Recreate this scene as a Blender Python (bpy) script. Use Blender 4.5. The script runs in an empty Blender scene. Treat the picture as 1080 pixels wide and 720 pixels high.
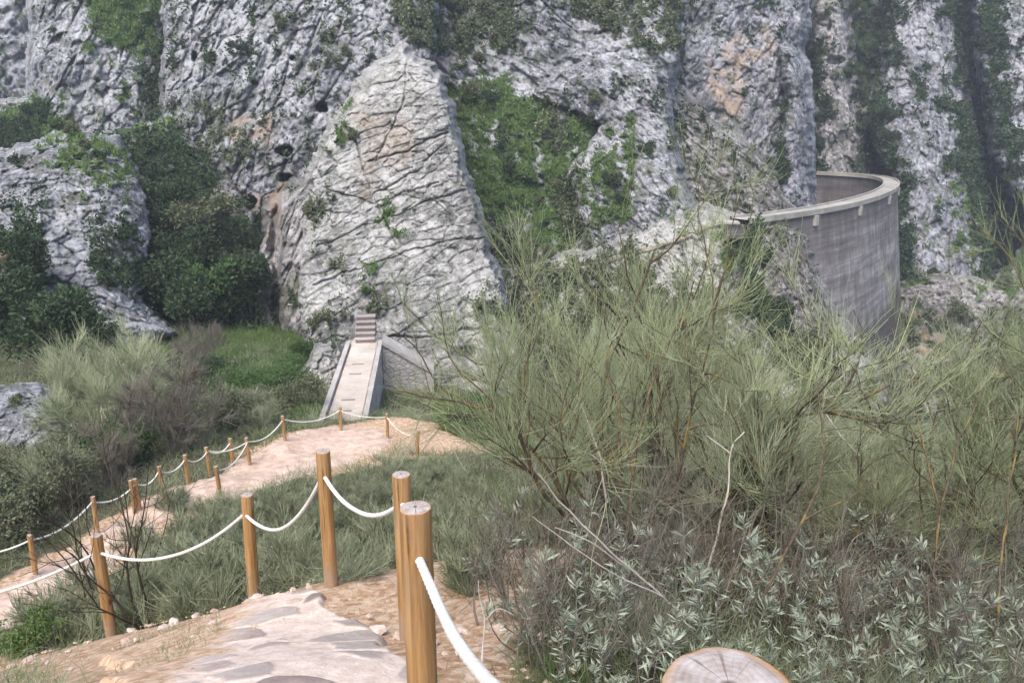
import bpy, bmesh, math, random
import numpy as np
from math import radians, sin, cos, pi

RNG = np.random.default_rng(7)
random.seed(7)
C = bpy.context.scene.collection
sc = bpy.context.scene

# ------------------------------------------------------------------ camera maths
PITCH = radians(16.0)
FPX, CX, CY = 800.0, 540.0, 360.0          # focal length in pixels of the 1080x720 photograph
cp, sp = cos(PITCH), sin(PITCH)


def pt(px, py, D):
    """world point(s) seen at photo pixel (px,py) at depth D along the lens axis; the camera stands at the origin"""
    px = np.asarray(px, float); py = np.asarray(py, float); D = np.asarray(D, float)
    x = (px - CX) / FPX
    y = (py - CY) / FPX
    return np.stack([x * D, (cp - y * sp) * D, (-sp - y * cp) * D], -1)


# ------------------------------------------------------------------ numpy noise
_perm = np.random.default_rng(3).permutation(256).astype(np.int32)
_perm = np.concatenate([_perm, _perm, _perm])
_g = np.random.default_rng(4).normal(size=(256, 3)).astype(np.float32)
_g /= np.linalg.norm(_g, axis=1)[:, None]
_rp = np.random.default_rng(5).random((256, 3)).astype(np.float32)


def _hash(i, j, k):
    return _perm[_perm[_perm[i & 255] + (j & 255)] + (k & 255)]


def perlin(p):
    p = np.asarray(p, np.float32)
    f0 = np.floor(p)
    i = f0.astype(np.int32)
    f = p - f0
    u = f * f * f * (f * (f * 6 - 15) + 10)
    res = 0
    for a in (0, 1):
        wx = u[:, 0] if a else 1 - u[:, 0]
        for b in (0, 1):
            wy = u[:, 1] if b else 1 - u[:, 1]
            for c in (0, 1):
                wz = u[:, 2] if c else 1 - u[:, 2]
                g = _g[_hash(i[:, 0] + a, i[:, 1] + b, i[:, 2] + c)]
                d = g[:, 0] * (f[:, 0] - a) + g[:, 1] * (f[:, 1] - b) + g[:, 2] * (f[:, 2] - c)
                res = res + wx * wy * wz * d
    return res * 1.6


def fbm(p, octv=4, rough=0.5, ridged=False):
    p = np.asarray(p, np.float32)
    s, a, t = 0, 1.0, 0.0
    for o in range(octv):
        n = perlin(p * (2.0 ** o) + 17.3 * o)
        if ridged:
            n = 1 - 2 * np.abs(n)
        s = s + a * n
        t += a
        a *= rough
    return s / t


def voronoi(p):
    """F1, F2 and a random number per cell"""
    p = np.asarray(p, np.float32)
    n = len(p)
    F1 = np.full(n, 9, np.float32); F2 = np.full(n, 9, np.float32); ID = np.zeros(n, np.float32); FC = np.zeros(n, np.float32)
    step = 120000
    for s in range(0, n, step):
        q = p[s:s + step]
        b = np.floor(q).astype(np.int32)
        f1 = np.full(len(q), 9, np.float32); f2 = f1.copy(); idd = np.zeros(len(q), np.float32); fc = np.zeros(len(q), np.float32)
        for a in (-1, 0, 1):
            for c in (-1, 0, 1):
                for e in (-1, 0, 1):
                    h = _hash(b[:, 0] + a, b[:, 1] + c, b[:, 2] + e)
                    r = _rp[h]
                    dx = b[:, 0] + a + r[:, 0] - q[:, 0]
                    dy = b[:, 1] + c + r[:, 1] - q[:, 1]
                    dz = b[:, 2] + e + r[:, 2] - q[:, 2]
                    d = dx * dx + dy * dy + dz * dz
                    near = d < f1
                    f2 = np.where(near, f1, np.minimum(f2, d))
                    idd = np.where(near, h / 255.0, idd)
                    g = _g[h]
                    fc = np.where(near, dx * g[:, 0] + dy * g[:, 1] + dz * g[:, 2], fc)
                    f1 = np.where(near, d, f1)
        F1[s:s + step] = np.sqrt(f1); F2[s:s + step] = np.sqrt(f2); ID[s:s + step] = idd; FC[s:s + step] = fc
    return F1, F2, ID, FC


def sstep(a, b, x):
    t = np.clip((x - a) / (b - a), 0, 1)
    return t * t * (3 - 2 * t)


# ------------------------------------------------------------------ mesh helpers
def mesh_np(name, V, F, mat=None, parent=None, smooth=True, attrs=None, midx=None, coll=True):
    """V [n,3]; F [m,k] (k = 3 or 4) -> one linked mesh object"""
    V = np.asarray(V, np.float32); F = np.asarray(F, np.int32)
    me = bpy.data.meshes.new(name)
    me.vertices.add(len(V)); me.vertices.foreach_set('co', V.ravel())
    k = F.shape[1]
    me.loops.add(F.size); me.loops.foreach_set('vertex_index', F.ravel())
    me.polygons.add(len(F))
    me.polygons.foreach_set('loop_start', np.arange(0, F.size, k, dtype=np.int32))
    me.polygons.foreach_set('loop_total', np.full(len(F), k, np.int32))
    me.polygons.foreach_set('use_smooth', np.full(len(F), bool(smooth)))
    if midx is not None:
        me.polygons.foreach_set('material_index', np.asarray(midx, np.int32))
    for nm, arr in (attrs or {}).items():
        a = me.attributes.new(nm, 'FLOAT', 'POINT')
        a.data.foreach_set('value', np.asarray(arr, np.float32))
    me.update(); me.validate()
    for m in (mat if isinstance(mat, (list, tuple)) else [mat]):
        if m: me.materials.append(m)
    o = bpy.data.objects.new(name, me)
    if coll: C.objects.link(o)
    if parent: o.parent = parent
    return o


class MB:
    """collects polygons of any size; build() links them as one mesh"""
    def __init__(s): s.v = []; s.f = []
    def add(s, v, f):
        n = len(s.v); s.v += [tuple(map(float, q)) for q in v]; s.f += [tuple(i + n for i in q) for q in f]
    def box(s, c, d, rz=0.0, jitter=0.0):
        hx, hy, hz = d[0] / 2, d[1] / 2, d[2] / 2
        vs = []
        for x, y, z in ((-1, -1, -1), (1, -1, -1), (1, 1, -1), (-1, 1, -1), (-1, -1, 1), (1, -1, 1), (1, 1, 1), (-1, 1, 1)):
            X, Y, Z = x * hx, y * hy, z * hz
            j = [random.uniform(-jitter, jitter) for _ in range(3)]
            vs.append((c[0] + X * cos(rz) - Y * sin(rz) + j[0], c[1] + X * sin(rz) + Y * cos(rz) + j[1], c[2] + Z + j[2]))
        s.add(vs, [(3, 2, 1, 0), (4, 5, 6, 7), (0, 1, 5, 4), (1, 2, 6, 5), (2, 3, 7, 6), (3, 0, 4, 7)])
    def build(s, name, mat, parent=None, smooth=False, bevel=0.0):
        me = bpy.data.meshes.new(name); me.from_pydata(s.v, [], s.f); me.update()
        if mat: me.materials.append(mat)
        me.polygons.foreach_set('use_smooth', [smooth] * len(me.polygons))
        o = bpy.data.objects.new(name, me); C.objects.link(o)
        if parent: o.parent = parent
        if bevel:
            m = o.modifiers.new('bevel', 'BEVEL'); m.width = bevel; m.segments = 2
        return o


def tubes(P, R, sides=3):
    """N strands of K points -> one vertex/quad soup of thin tubes"""
    P = np.asarray(P, np.float32); N, K, _ = P.shape
    R = np.broadcast_to(np.asarray(R, np.float32), (N, K))
    T = np.gradient(P, axis=1)
    T /= np.linalg.norm(T, axis=2, keepdims=True) + 1e-9
    ref = np.where(np.abs(T[..., 2:3]) > 0.8, np.array([1, 0, 0], np.float32), np.array([0, 0, 1], np.float32))
    n1 = np.cross(T, ref); n1 /= np.linalg.norm(n1, axis=2, keepdims=True) + 1e-9
    n2 = np.cross(T, n1)
    ang = np.arange(sides) * 2 * pi / sides
    V = P[:, :, None, :] + R[:, :, None, None] * (np.cos(ang)[None, None, :, None] * n1[:, :, None, :] + np.sin(ang)[None, None, :, None] * n2[:, :, None, :])
    idx = np.arange(N * K * sides).reshape(N, K, sides)
    a = idx[:, :-1, :]; b = np.roll(a, -1, 2); d = idx[:, 1:, :]; c = np.roll(d, -1, 2)
    return V.reshape(-1, 3), np.stack([a, b, c, d], -1).reshape(-1, 4)


def unit(v):
    return v / (np.linalg.norm(v, axis=-1, keepdims=True) + 1e-9)


def grow(rng, start, direc, length, K, wander=0.2, lift=0.0):
    N = len(start)
    d = unit(direc); p = start.copy(); out = [p.copy()]
    for k in range(K - 1):
        d = unit(d + rng.normal(size=(N, 3)) * wander + np.array([0, 0, lift]))
        p = p + d * (length / (K - 1))[:, None]
        out.append(p.copy())
    return np.stack(out, 1)


def along(rng, P, n, lo, hi):
    """n random points (and tangents) on the strands P"""
    N, K, _ = P.shape
    i = rng.integers(0, N, n); t = rng.uniform(lo, hi, n) * (K - 1)
    k = np.minimum(t.astype(int), K - 2); f = (t - k)[:, None]
    return P[i, k] * (1 - f) + P[i, k + 1] * f, unit(P[i, k + 1] - P[i, k])


def leaves(base, direc, length, width, rng, fold=0.25):
    """one four-cornered leaf per base point"""
    d = unit(direc)
    s = unit(np.cross(d, rng.normal(size=d.shape)))
    n = np.cross(d, s)
    L = length[:, None]; W = width[:, None]
    m = base + d * L * 0.5 + n * W * fold
    V = np.stack([base, m + s * W * 0.5, base + d * L, m - s * W * 0.5], 1)
    F = np.arange(len(base) * 4).reshape(-1, 4)
    return V.reshape(-1, 3), F


def join(parts):
    V, F, n = [], [], 0
    for v, f in parts:
        V.append(v); F.append(f + n); n += len(v)
    return np.concatenate(V), np.concatenate(F)


def tag(o, label=None, cat=None, group=None, kind=None):
    if label: o['label'] = label
    if cat: o['category'] = cat
    if group: o['group'] = group
    if kind: o['kind'] = kind
    return o


def empty(name, loc=(0, 0, 0), rz=0.0, scale=1.0):
    o = bpy.data.objects.new(name, None); C.objects.link(o)
    o.location = [float(q) for q in loc]; o.rotation_euler = (0, 0, rz); o.scale = (scale,) * 3
    o.empty_display_size = 0.2
    return o


def dup(src, loc, rz=0.0, scale=1.0, tilt=(0, 0)):
    r = src.copy(); C.objects.link(r)
    r.location = [float(q) for q in loc]; r.rotation_euler = (tilt[0], tilt[1], rz)
    r.scale = tuple(scale) if isinstance(scale, (tuple, list)) else (scale,) * 3
    for ch in list(src.children):
        c = ch.copy(); C.objects.link(c); c.parent = r
        for g in ch.children:
            d = g.copy(); C.objects.link(d); d.parent = c
    return r


# ------------------------------------------------------------------ materials
class NT:
    def __init__(s, name, rough=0.9, spec=0.2):
        s.m = bpy.data.materials.new(name); s.m.use_nodes = True
        s.n = s.m.node_tree.nodes; s.l = s.m.node_tree.links
        s.b = s.n['Principled BSDF']
        s.b.inputs['Roughness'].default_value = rough
        s.b.inputs['Specular IOR Level'].default_value = spec
        s._pos = None
    def node(s, t, **kw):
        n = s.n.new(t)
        for k, v in kw.items(): setattr(n, k, v)
        return n
    def set(s, sock, v):
        if hasattr(v, 'node'): s.l.new(v, sock)
        else: sock.default_value = v
    def pos(s):
        if s._pos is None: s._pos = s.node('ShaderNodeNewGeometry').outputs['Position']
        return s._pos
    def obj(s): return s.node('ShaderNodeTexCoord').outputs['Object']
    def map(s, v, scale=(1, 1, 1), rot=(0, 0, 0)):
        n = s.node('ShaderNodeMapping'); s.l.new(v, n.inputs['Vector'])
        n.inputs['Scale'].default_value = scale; n.inputs['Rotation'].default_value = rot
        return n.outputs['Vector']
    def noise(s, v, scale, detail=6, rough=0.6, dist=0.0, out='Fac'):
        n = s.node('ShaderNodeTexNoise'); s.l.new(v, n.inputs['Vector'])
        n.inputs['Scale'].default_value = scale; n.inputs['Detail'].default_value = detail
        n.inputs['Roughness'].default_value = rough; n.inputs['Distortion'].default_value = dist
        return n.outputs[out]
    def voro(s, v, scale, feature='F1', out='Distance', rnd=1.0):
        n = s.node('ShaderNodeTexVoronoi', feature=feature); s.l.new(v, n.inputs['Vector'])
        n.inputs['Scale'].default_value = scale; n.inputs['Randomness'].default_value = rnd
        return n.outputs[out]
    def ramp(s, v, stops, interp='LINEAR'):
        n = s.node('ShaderNodeValToRGB'); s.l.new(v, n.inputs['Fac']); r = n.color_ramp; r.interpolation = interp
        while len(r.elements) < len(stops): r.elements.new(0.5)
        for e, (p, c) in zip(r.elements, stops):
            e.position = p; e.color = (*c, 1) if not isinstance(c, (int, float)) else (c, c, c, 1)
        return n.outputs['Color']
    def mix(s, f, a, b, mode='MIX'):
        n = s.node('ShaderNodeMix', data_type='RGBA', blend_type=mode)
        s.set(n.inputs[0], f)
        for k, v in ((6, a), (7, b)):
            if isinstance(v, tuple): v = (*v, 1) if len(v) == 3 else v
            s.set(n.inputs[k], v)
        return n.outputs[2]
    def math(s, op, a, b=0.0, clamp=False):
        n = s.node('ShaderNodeMath', operation=op, use_clamp=clamp)
        s.set(n.inputs[0], a); s.set(n.inputs[1], b)
        return n.outputs[0]
    def attr(s, name):
        return s.node('ShaderNodeAttribute', attribute_name=name).outputs['Fac']
    def rand(s): return s.node('ShaderNodeObjectInfo').outputs['Random']
    def bump(s, h, strength=0.5, dist=0.05):
        n = s.node('ShaderNodeBump'); n.inputs['Strength'].default_value = strength; n.inputs['Distance'].default_value = dist
        s.l.new(h, n.inputs['Height']); s.l.new(n.outputs['Normal'], s.b.inputs['Normal'])
    def col(s, c):
        s.set(s.b.inputs['Base Color'], (*c, 1) if isinstance(c, tuple) else c); return s.m


def rock_material(name, dark, mid, pale, warm=(0.40, 0.27, 0.16), blot=0.55, veg_a=(0.026, 0.044, 0.022), veg_b=(0.070, 0.105, 0.042), green=0.75):
    t = NT(name, 0.95, 0.15); p = t.pos()
    big = t.noise(p, 0.10, 5, 0.6)
    fine = t.noise(p, 0.62, 11, 0.78)
    streak = t.noise(t.map(p, (0.7, 0.7, 0.09)), 1.0, 6, 0.65)
    grain = t.noise(t.map(p, (1.6, 1.6, 0.8), (0, radians(25), 0)), 1.0, 9, 0.72, 0.3)
    v = t.math('ADD', t.math('ADD', t.math('MULTIPLY', fine, 0.40), t.math('MULTIPLY', grain, 0.38)), t.math('ADD', t.math('MULTIPLY', big, 0.30), t.math('MULTIPLY', t.attr('tone'), 0.06)))
    # v is centred on 0.57
    c = t.ramp(v, [(0.47, tuple(q * 0.6 for q in dark)), (0.52, dark), (0.57, mid), (0.625, pale)])
    lich = t.noise(p, 2.6, 7, 0.75)
    c = t.mix(t.ramp(lich, [(0.55, 0.0), (0.64, 0.6)]), c, tuple(q * 0.8 for q in dark))
    pale_patch = t.noise(p, 1.7, 8, 0.7, 0.4)
    c = t.mix(t.ramp(pale_patch, [(0.54, 0.0), (0.62, 0.75)]), c, tuple(min(q * 1.12, 0.66) for q in pale))
    algae = t.noise(p, 0.28, 7, 0.7)
    c = t.mix(t.ramp(algae, [(0.52, 0.0), (0.64, green)]), c, (0.12, 0.125, 0.085))
    c = t.mix(t.math('MULTIPLY', t.ramp(streak, [(0.50, 0.0), (0.66, 1.0)]), blot), c, tuple(q * 0.42 for q in mid))
    # warm ochre staining where iron water runs down
    w = t.math('MULTIPLY', t.attr('stain'), t.ramp(t.noise(p, 0.35, 5, 0.6), [(0.38, 0.0), (0.58, 1.0)]), True)
    c = t.mix(w, c, warm)
    # soil and plants in cracks and on ledges
    sn = t.noise(p, 1.6, 8, 0.72)
    soil = t.ramp(sn, [(0.3, veg_a), (0.7, veg_b)])
    soil = t.mix(t.attr('grass'), soil, t.ramp(sn, [(0.34, (0.06, 0.075, 0.036)), (0.5, (0.095, 0.160, 0.048)), (0.66, (0.16, 0.215, 0.085))]))
    c = t.mix(t.attr('veg'), c, soil)
    t.bump(t.math('ADD', t.noise(p, 1.3, 11, 0.75), t.math('MULTIPLY', t.noise(p, 7.0, 5, 0.65), 0.3)), 0.8, 0.6)
    return t.col(c)


def leaf_material(name, a, b, rough=0.75, trans=0.15):
    t = NT(name, rough, 0.25)
    f = t.math('ADD', t.math('MULTIPLY', t.attr('rnd'), 0.75), t.math('MULTIPLY', t.rand(), 0.25))
    t.b.inputs['Subsurface Weight'].default_value = 0.0
    m = t.col(t.ramp(f, [(0.0, a), (1.0, b)]))
    if trans:
        tr = t.node('ShaderNodeBsdfTranslucent'); mx = t.node('ShaderNodeMixShader')
        mx.inputs[0].default_value = trans
        t.l.new(t.b.inputs['Base Color'].links[0].from_socket, tr.inputs['Color'])
        t.l.new(t.b.outputs[0], mx.inputs[1]); t.l.new(tr.outputs[0], mx.inputs[2])
        t.l.new(mx.outputs[0], t.n['Material Output'].inputs['Surface'])
    return m


M = {}
M['rock_grey'] = rock_material('grey_limestone', (0.15, 0.155, 0.175), (0.31, 0.318, 0.345), (0.51, 0.52, 0.545))
M['rock_pale'] = rock_material('pale_limestone', (0.235, 0.232, 0.225), (0.41, 0.405, 0.39), (0.58, 0.575, 0.555), blot=0.2, green=0.35)
M['rock_dark'] = rock_material('dark_limestone', (0.11, 0.105, 0.105), (0.25, 0.24, 0.24), (0.47, 0.455, 0.46), green=0.9)
M['rock_right'] = rock_material('weathered_limestone', (0.14, 0.145, 0.172), (0.285, 0.293, 0.33), (0.48, 0.49, 0.53), warm=(0.46, 0.35, 0.27))


def ground_mat():
    t = NT('slope_earth', 0.95, 0.1); p = t.pos()
    n = t.noise(p, 1.3, 8, 0.7)
    peb = t.voro(p, 22.0, 'F1', 'Color'); sp3 = t.node('ShaderNodeSeparateColor'); t.l.new(peb, sp3.inputs[0])
    n2 = t.math('ADD', t.math('MULTIPLY', t.noise(p, 9.0, 6, 0.7), 0.75), t.math('MULTIPLY', sp3.outputs[0], 0.25))
    dirt = t.ramp(n2, [(0.28, (0.30, 0.18, 0.10)), (0.5, (0.52, 0.36, 0.24)), (0.68, (0.68, 0.54, 0.42))])
    litter = t.ramp(t.noise(p, 6.0, 7, 0.75), [(0.3, (0.035, 0.032, 0.022)), (0.5, (0.085, 0.085, 0.05)), (0.72, (0.16, 0.14, 0.10))])
    f = t.math('ADD', t.attr('dirt'), t.math('MULTIPLY', t.math('SUBTRACT', n, 0.5), 1.3))
    c = t.mix(t.ramp(f, [(0.38, 0.0), (0.62, 1.0)]), litter, dirt)
    t.bump(t.math('ADD', t.noise(p, 14.0, 8, 0.7), t.math('MULTIPLY', n2, 1.2)), 0.8, 0.05)
    return t.col(c)


M['ground'] = ground_mat()


def paving_mat():
    t = NT('stone_paving', 0.85, 0.2); p = t.map(t.pos(), (1.5, 2.1, 0.3))
    n = t.noise(t.pos(), 11.0, 7, 0.7)
    mortar = t.ramp(n, [(0.3, (0.48, 0.38, 0.315)), (0.5, (0.63, 0.52, 0.445)), (0.7, (0.74, 0.645, 0.57))])
    stone = t.ramp(t.attr('tone'), [(0.0, (0.18, 0.135, 0.115)), (0.3, (0.26, 0.205, 0.178)), (0.6, (0.36, 0.305, 0.275)), (1.0, (0.44, 0.39, 0.355))])
    stone = t.mix(0.3, stone, t.ramp(n, [(0.3, (0.22, 0.175, 0.155)), (0.7, (0.52, 0.47, 0.44))]))
    inside = t.attr('stone')
    dust = t.ramp(t.noise(t.pos(), 3.4, 6, 0.65), [(0.54, 1.0), (0.72, 0.5)])
    pav = t.math('MULTIPLY', inside, dust)
    c = t.mix(pav, mortar, stone)
    peb = t.voro(t.pos(), 26.0, 'F1', 'Color'); sp3 = t.node('ShaderNodeSeparateColor'); t.l.new(peb, sp3.inputs[0])
    n = t.math('ADD', t.math('MULTIPLY', n, 0.72), t.math('MULTIPLY', sp3.outputs[0], 0.28))
    earth = t.ramp(n, [(0.3, (0.34, 0.22, 0.13)), (0.5, (0.50, 0.35, 0.24)), (0.7, (0.62, 0.49, 0.38))])
    c = t.mix(t.ramp(t.math('ADD', t.attr('earth'), t.math('MULTIPLY', t.math('SUBTRACT', t.noise(t.pos(), 3.0, 6, 0.7), 0.5), 1.4)), [(0.4, 0.0), (0.6, 1.0)]), c, earth)
    t.bump(t.math('ADD', t.math('MULTIPLY', n, 0.5), t.math('MULTIPLY', t.noise(t.pos(), 30.0, 6, 0.65), 0.6)), 0.8, 0.02)
    return t.col(c)


M['paving'] = paving_mat()


def sand_mat():
    t = NT('pink_sand_path', 0.95, 0.1); p = t.pos()
    n = t.noise(p, 3.0, 9, 0.72)
    c = t.ramp(n, [(0.30, (0.33, 0.23, 0.165)), (0.47, (0.50, 0.375, 0.295)), (0.64, (0.61, 0.495, 0.41))])
    t.bump(n, 0.6, 0.08)
    return t.col(c)


M['sand'] = sand_mat()


def track_mat():
    t = NT('trodden_track', 0.95, 0.1)
    return t.col(t.ramp(t.noise(t.pos(), 1.2, 7, 0.7), [(0.35, (0.10, 0.10, 0.06)), (0.52, (0.26, 0.24, 0.175)), (0.68, (0.42, 0.385, 0.31))]))


M['track'] = track_mat()


def stone_mat():
    t = NT('pale_stone', 0.9, 0.15)
    n = t.noise(t.pos(), 18, 7, 0.7)
    t.bump(n, 0.6, 0.02)
    return t.col(t.mix(t.math('MULTIPLY', t.rand(), 0.7), t.ramp(n, [(0.3, (0.36, 0.29, 0.25)), (0.65, (0.64, 0.57, 0.52))]), (0.42, 0.27, 0.20)))


M['stone'] = stone_mat()


def wood_mat():
    t = NT('treated_pine', 0.6, 0.3); o = t.obj()
    g = t.noise(t.map(o, (38, 38, 2.2)), 1.0, 7, 0.65, 0.6)
    b = t.noise(t.map(o, (9, 9, 1.6)), 1.0, 4, 0.6)
    c = t.ramp(g, [(0.28, (0.13, 0.065, 0.020)), (0.46, (0.31, 0.165, 0.052)), (0.60, (0.42, 0.245, 0.085)), (0.75, (0.50, 0.33, 0.15))])
    c = t.mix(t.math('MULTIPLY', b, 0.5), c, (0.30, 0.135, 0.03))
    k = t.voro(t.map(o, (7, 7, 3.0)), 1.0, 'F1')
    c = t.mix(t.ramp(k, [(0.06, 0.85), (0.16, 0.0)]), c, (0.12, 0.05, 0.015))
    sp_ = t.noise(t.map(o, (26, 26, 0.9)), 1.0, 3, 0.5)
    c = t.mix(t.ramp(sp_, [(0.66, 0.0), (0.69, 0.8)]), c, (0.07, 0.035, 0.012))
    sz_ = t.node('ShaderNodeSeparateXYZ'); t.l.new(o, sz_.inputs[0])
    dz = t.math('ADD', sz_.outputs[2], t.math('MULTIPLY', t.noise(o, 14, 5, 0.7), 0.5))
    c = t.mix(t.ramp(dz, [(0.30, 0.7), (0.52, 0.0)]), c, (0.36, 0.27, 0.19))
    c = t.mix(t.ramp(t.noise(t.map(o, (6, 6, 3)), 1.0, 6, 0.7), [(0.48, 0.0), (0.68, 0.6)]), c, (0.30, 0.225, 0.15))
    hue = t.node('ShaderNodeHueSaturation'); hue.inputs['Saturation'].default_value = 0.93
    t.l.new(t.math('ADD', 0.88, t.math('MULTIPLY', t.rand(), 0.3)), hue.inputs['Value']); t.l.new(c, hue.inputs['Color'])
    t.bump(g, 0.6, 0.012)
    return t.col(hue.outputs[0])


M['wood'] = wood_mat()


def endgrain_mat():
    t = NT('sawn_end_grain', 0.8, 0.2); o = t.obj()
    w = t.node('ShaderNodeTexWave', wave_type='RINGS', rings_direction='Z')
    t.l.new(t.map(o, (1, 1, 0)), w.inputs['Vector'])
    w.inputs['Scale'].default_value = 55; w.inputs['Distortion'].default_value = 1.4; w.inputs['Detail'].default_value = 3; w.inputs['Detail Scale'].default_value = 0.6
    n = t.noise(o, 45, 6, 0.7)
    c = t.ramp(t.math('ADD', t.math('MULTIPLY', w.outputs['Fac'], 0.07), t.math('MULTIPLY', n, 0.90)), [(0.25, (0.20, 0.155, 0.125)), (0.5, (0.36, 0.32, 0.30)), (0.72, (0.50, 0.465, 0.45))])
    gr = t.node('ShaderNodeTexGradient', gradient_type='SPHERICAL'); t.l.new(t.map(o, (19.5, 19.5, 0)), gr.inputs['Vector'])
    rim = t.math('ADD', gr.outputs['Fac'], t.math('MULTIPLY', t.math('SUBTRACT', n, 0.5), 0.22))
    c = t.mix(t.ramp(rim, [(0.06, 0.9), (0.24, 0.0)]), c, (0.40, 0.25, 0.13))
    rad = t.node('ShaderNodeTexGradient', gradient_type='RADIAL'); t.l.new(o, rad.inputs['Vector'])
    comb = t.node('ShaderNodeCombineXYZ'); t.l.new(rad.outputs['Fac'], comb.inputs[0])
    crack = t.noise(comb.outputs[0], 26, 3, 0.6)
    c = t.mix(t.math('MULTIPLY', t.ramp(crack, [(0.40, 1.0), (0.45, 0.0)]), t.ramp(gr.outputs['Fac'], [(0.10, 0.0), (0.4, 0.85)])), c, (0.12, 0.08, 0.06))
    c = t.mix(t.ramp(gr.outputs['Fac'], [(0.84, 0.0), (0.93, 0.9)]), c, (0.05, 0.03, 0.022))
    t.bump(t.math('SUBTRACT', n, t.ramp(crack, [(0.33, 1.0), (0.40, 0.0)])), 0.4, 0.006)
    return t.col(c)


M['end'] = endgrain_mat()


def rope_mat():
    t = NT('white_rope', 0.75, 0.2)
    n = t.noise(t.pos(), 60, 5, 0.6)
    return t.col(t.mix(t.ramp(t.noise(t.pos(), 7, 5, 0.7), [(0.45, 0.0), (0.7, 0.55)]), t.ramp(n, [(0.3, (0.58, 0.56, 0.51)), (0.6, (0.76, 0.75, 0.71))]), (0.46, 0.42, 0.35)))


M['rope'] = rope_mat()


def concrete_mat(name, a, b, c_, lines=0.35, band=True):
    t = NT(name, 0.9, 0.15); p = t.pos()
    n = t.noise(p, 0.5, 8, 0.7)
    st = t.noise(t.map(p, (0.9, 0.9, 0.06)), 1.0, 6, 0.7)
    ho = t.noise(t.map(p, (0.06, 0.06, 1.3)), 1.0, 5, 0.7)
    v = t.math('ADD', t.math('ADD', t.math('MULTIPLY', n, 0.3), t.math('MULTIPLY', st, 0.3)), t.math('MULTIPLY', ho, 0.4))
    c = t.ramp(v, [(0.36, a), (0.5, b), (0.62, c_)])
    if band:      # the lower lifts carry a dark water stain, the upper middle is bleached
        sep = t.node('ShaderNodeSeparateXYZ'); t.l.new(p, sep.inputs[0])
        z = t.math('ADD', sep.outputs[2], t.math('MULTIPLY', t.math('SUBTRACT', t.noise(t.map(p, (0.25, 0.25, 0.1)), 1.0, 4, 0.6), 0.5), 7.0))
        zz = t.math('DIVIDE', t.math('ADD', z, 40.0), 40.0)
        c = t.mix(t.ramp(zz, [(0.44, 0.85), (0.50, 0.0)]), c, tuple(q * 0.75 for q in a))
        c = t.mix(t.ramp(zz, [(0.68, 0.0), (0.75, 0.55)]), c, a)
    t.bump(t.math('ADD', ho, n), 0.5, 0.15)
    return t.col(c)


M['dam'] = concrete_mat('dam_concrete', (0.085, 0.076, 0.076), (0.20, 0.187, 0.185), (0.40, 0.385, 0.375))
M['crest'] = concrete_mat('crest_concrete', (0.22, 0.21, 0.19), (0.34, 0.325, 0.295), (0.47, 0.45, 0.415), band=False)


def masonry_mat(name, a, b, c_, scale=2.6):
    t = NT(name, 0.9, 0.15); p = t.map(t.pos(), (1, 1, 1.7))
    w = t.mix(0.08, p, t.noise(p, 3.0, 3, 0.6, out='Color'))
    edge = t.voro(w, scale, 'DISTANCE_TO_EDGE'); cell = t.voro(w, scale, 'F1', 'Color')
    sep = t.node('ShaderNodeSeparateColor'); t.l.new(cell, sep.inputs[0])
    c = t.ramp(sep.outputs[0], [(0.0, a), (0.5, b), (1.0, c_)])
    c = t.mix(0.45, c, t.ramp(t.noise(t.pos(), 4.0, 8, 0.7), [(0.3, a), (0.7, c_)]))
    c = t.mix(t.ramp(edge, [(0.02, 1.0), (0.07, 0.0)]), c, tuple(q * 0.8 for q in b))
    t.bump(t.math('ADD', t.ramp(edge, [(0.0, 0.0), (0.12, 1.0)]), t.noise(t.pos(), 8, 6, 0.7)), 0.7, 0.08)
    return t.col(c)


M['masonry'] = masonry_mat('rubble_masonry', (0.27, 0.26, 0.25), (0.40, 0.385, 0.365), (0.52, 0.50, 0.475))
M['coping'] = concrete_mat('pale_coping', (0.28, 0.262, 0.24), (0.37, 0.35, 0.325), (0.48, 0.46, 0.43), band=False)
M['deck'] = concrete_mat('sandy_deck', (0.30, 0.265, 0.225), (0.47, 0.42, 0.365), (0.62, 0.57, 0.51), band=False)
M['step_tread'] = concrete_mat('step_stone', (0.24, 0.23, 0.23), (0.36, 0.34, 0.33), (0.48, 0.45, 0.43), band=False)
M['step_riser'] = concrete_mat('step_red', (0.17, 0.125, 0.11), (0.25, 0.19, 0.165), (0.34, 0.27, 0.24), band=False)


def bark_mat(name, a, b, lich=(0.30, 0.26, 0.10), amount=0.35):
    t = NT(name, 0.9, 0.15); p = t.obj()
    c = t.ramp(t.noise(t.map(p, (30, 30, 8)), 1.0, 5, 0.7), [(0.3, a), (0.7, b)])
    c = t.mix(t.math('MULTIPLY', t.ramp(t.noise(p, 6.0, 5, 0.7), [(0.52, 0.0), (0.62, 1.0)]), amount), c, lich)
    return t.col(c)


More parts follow.
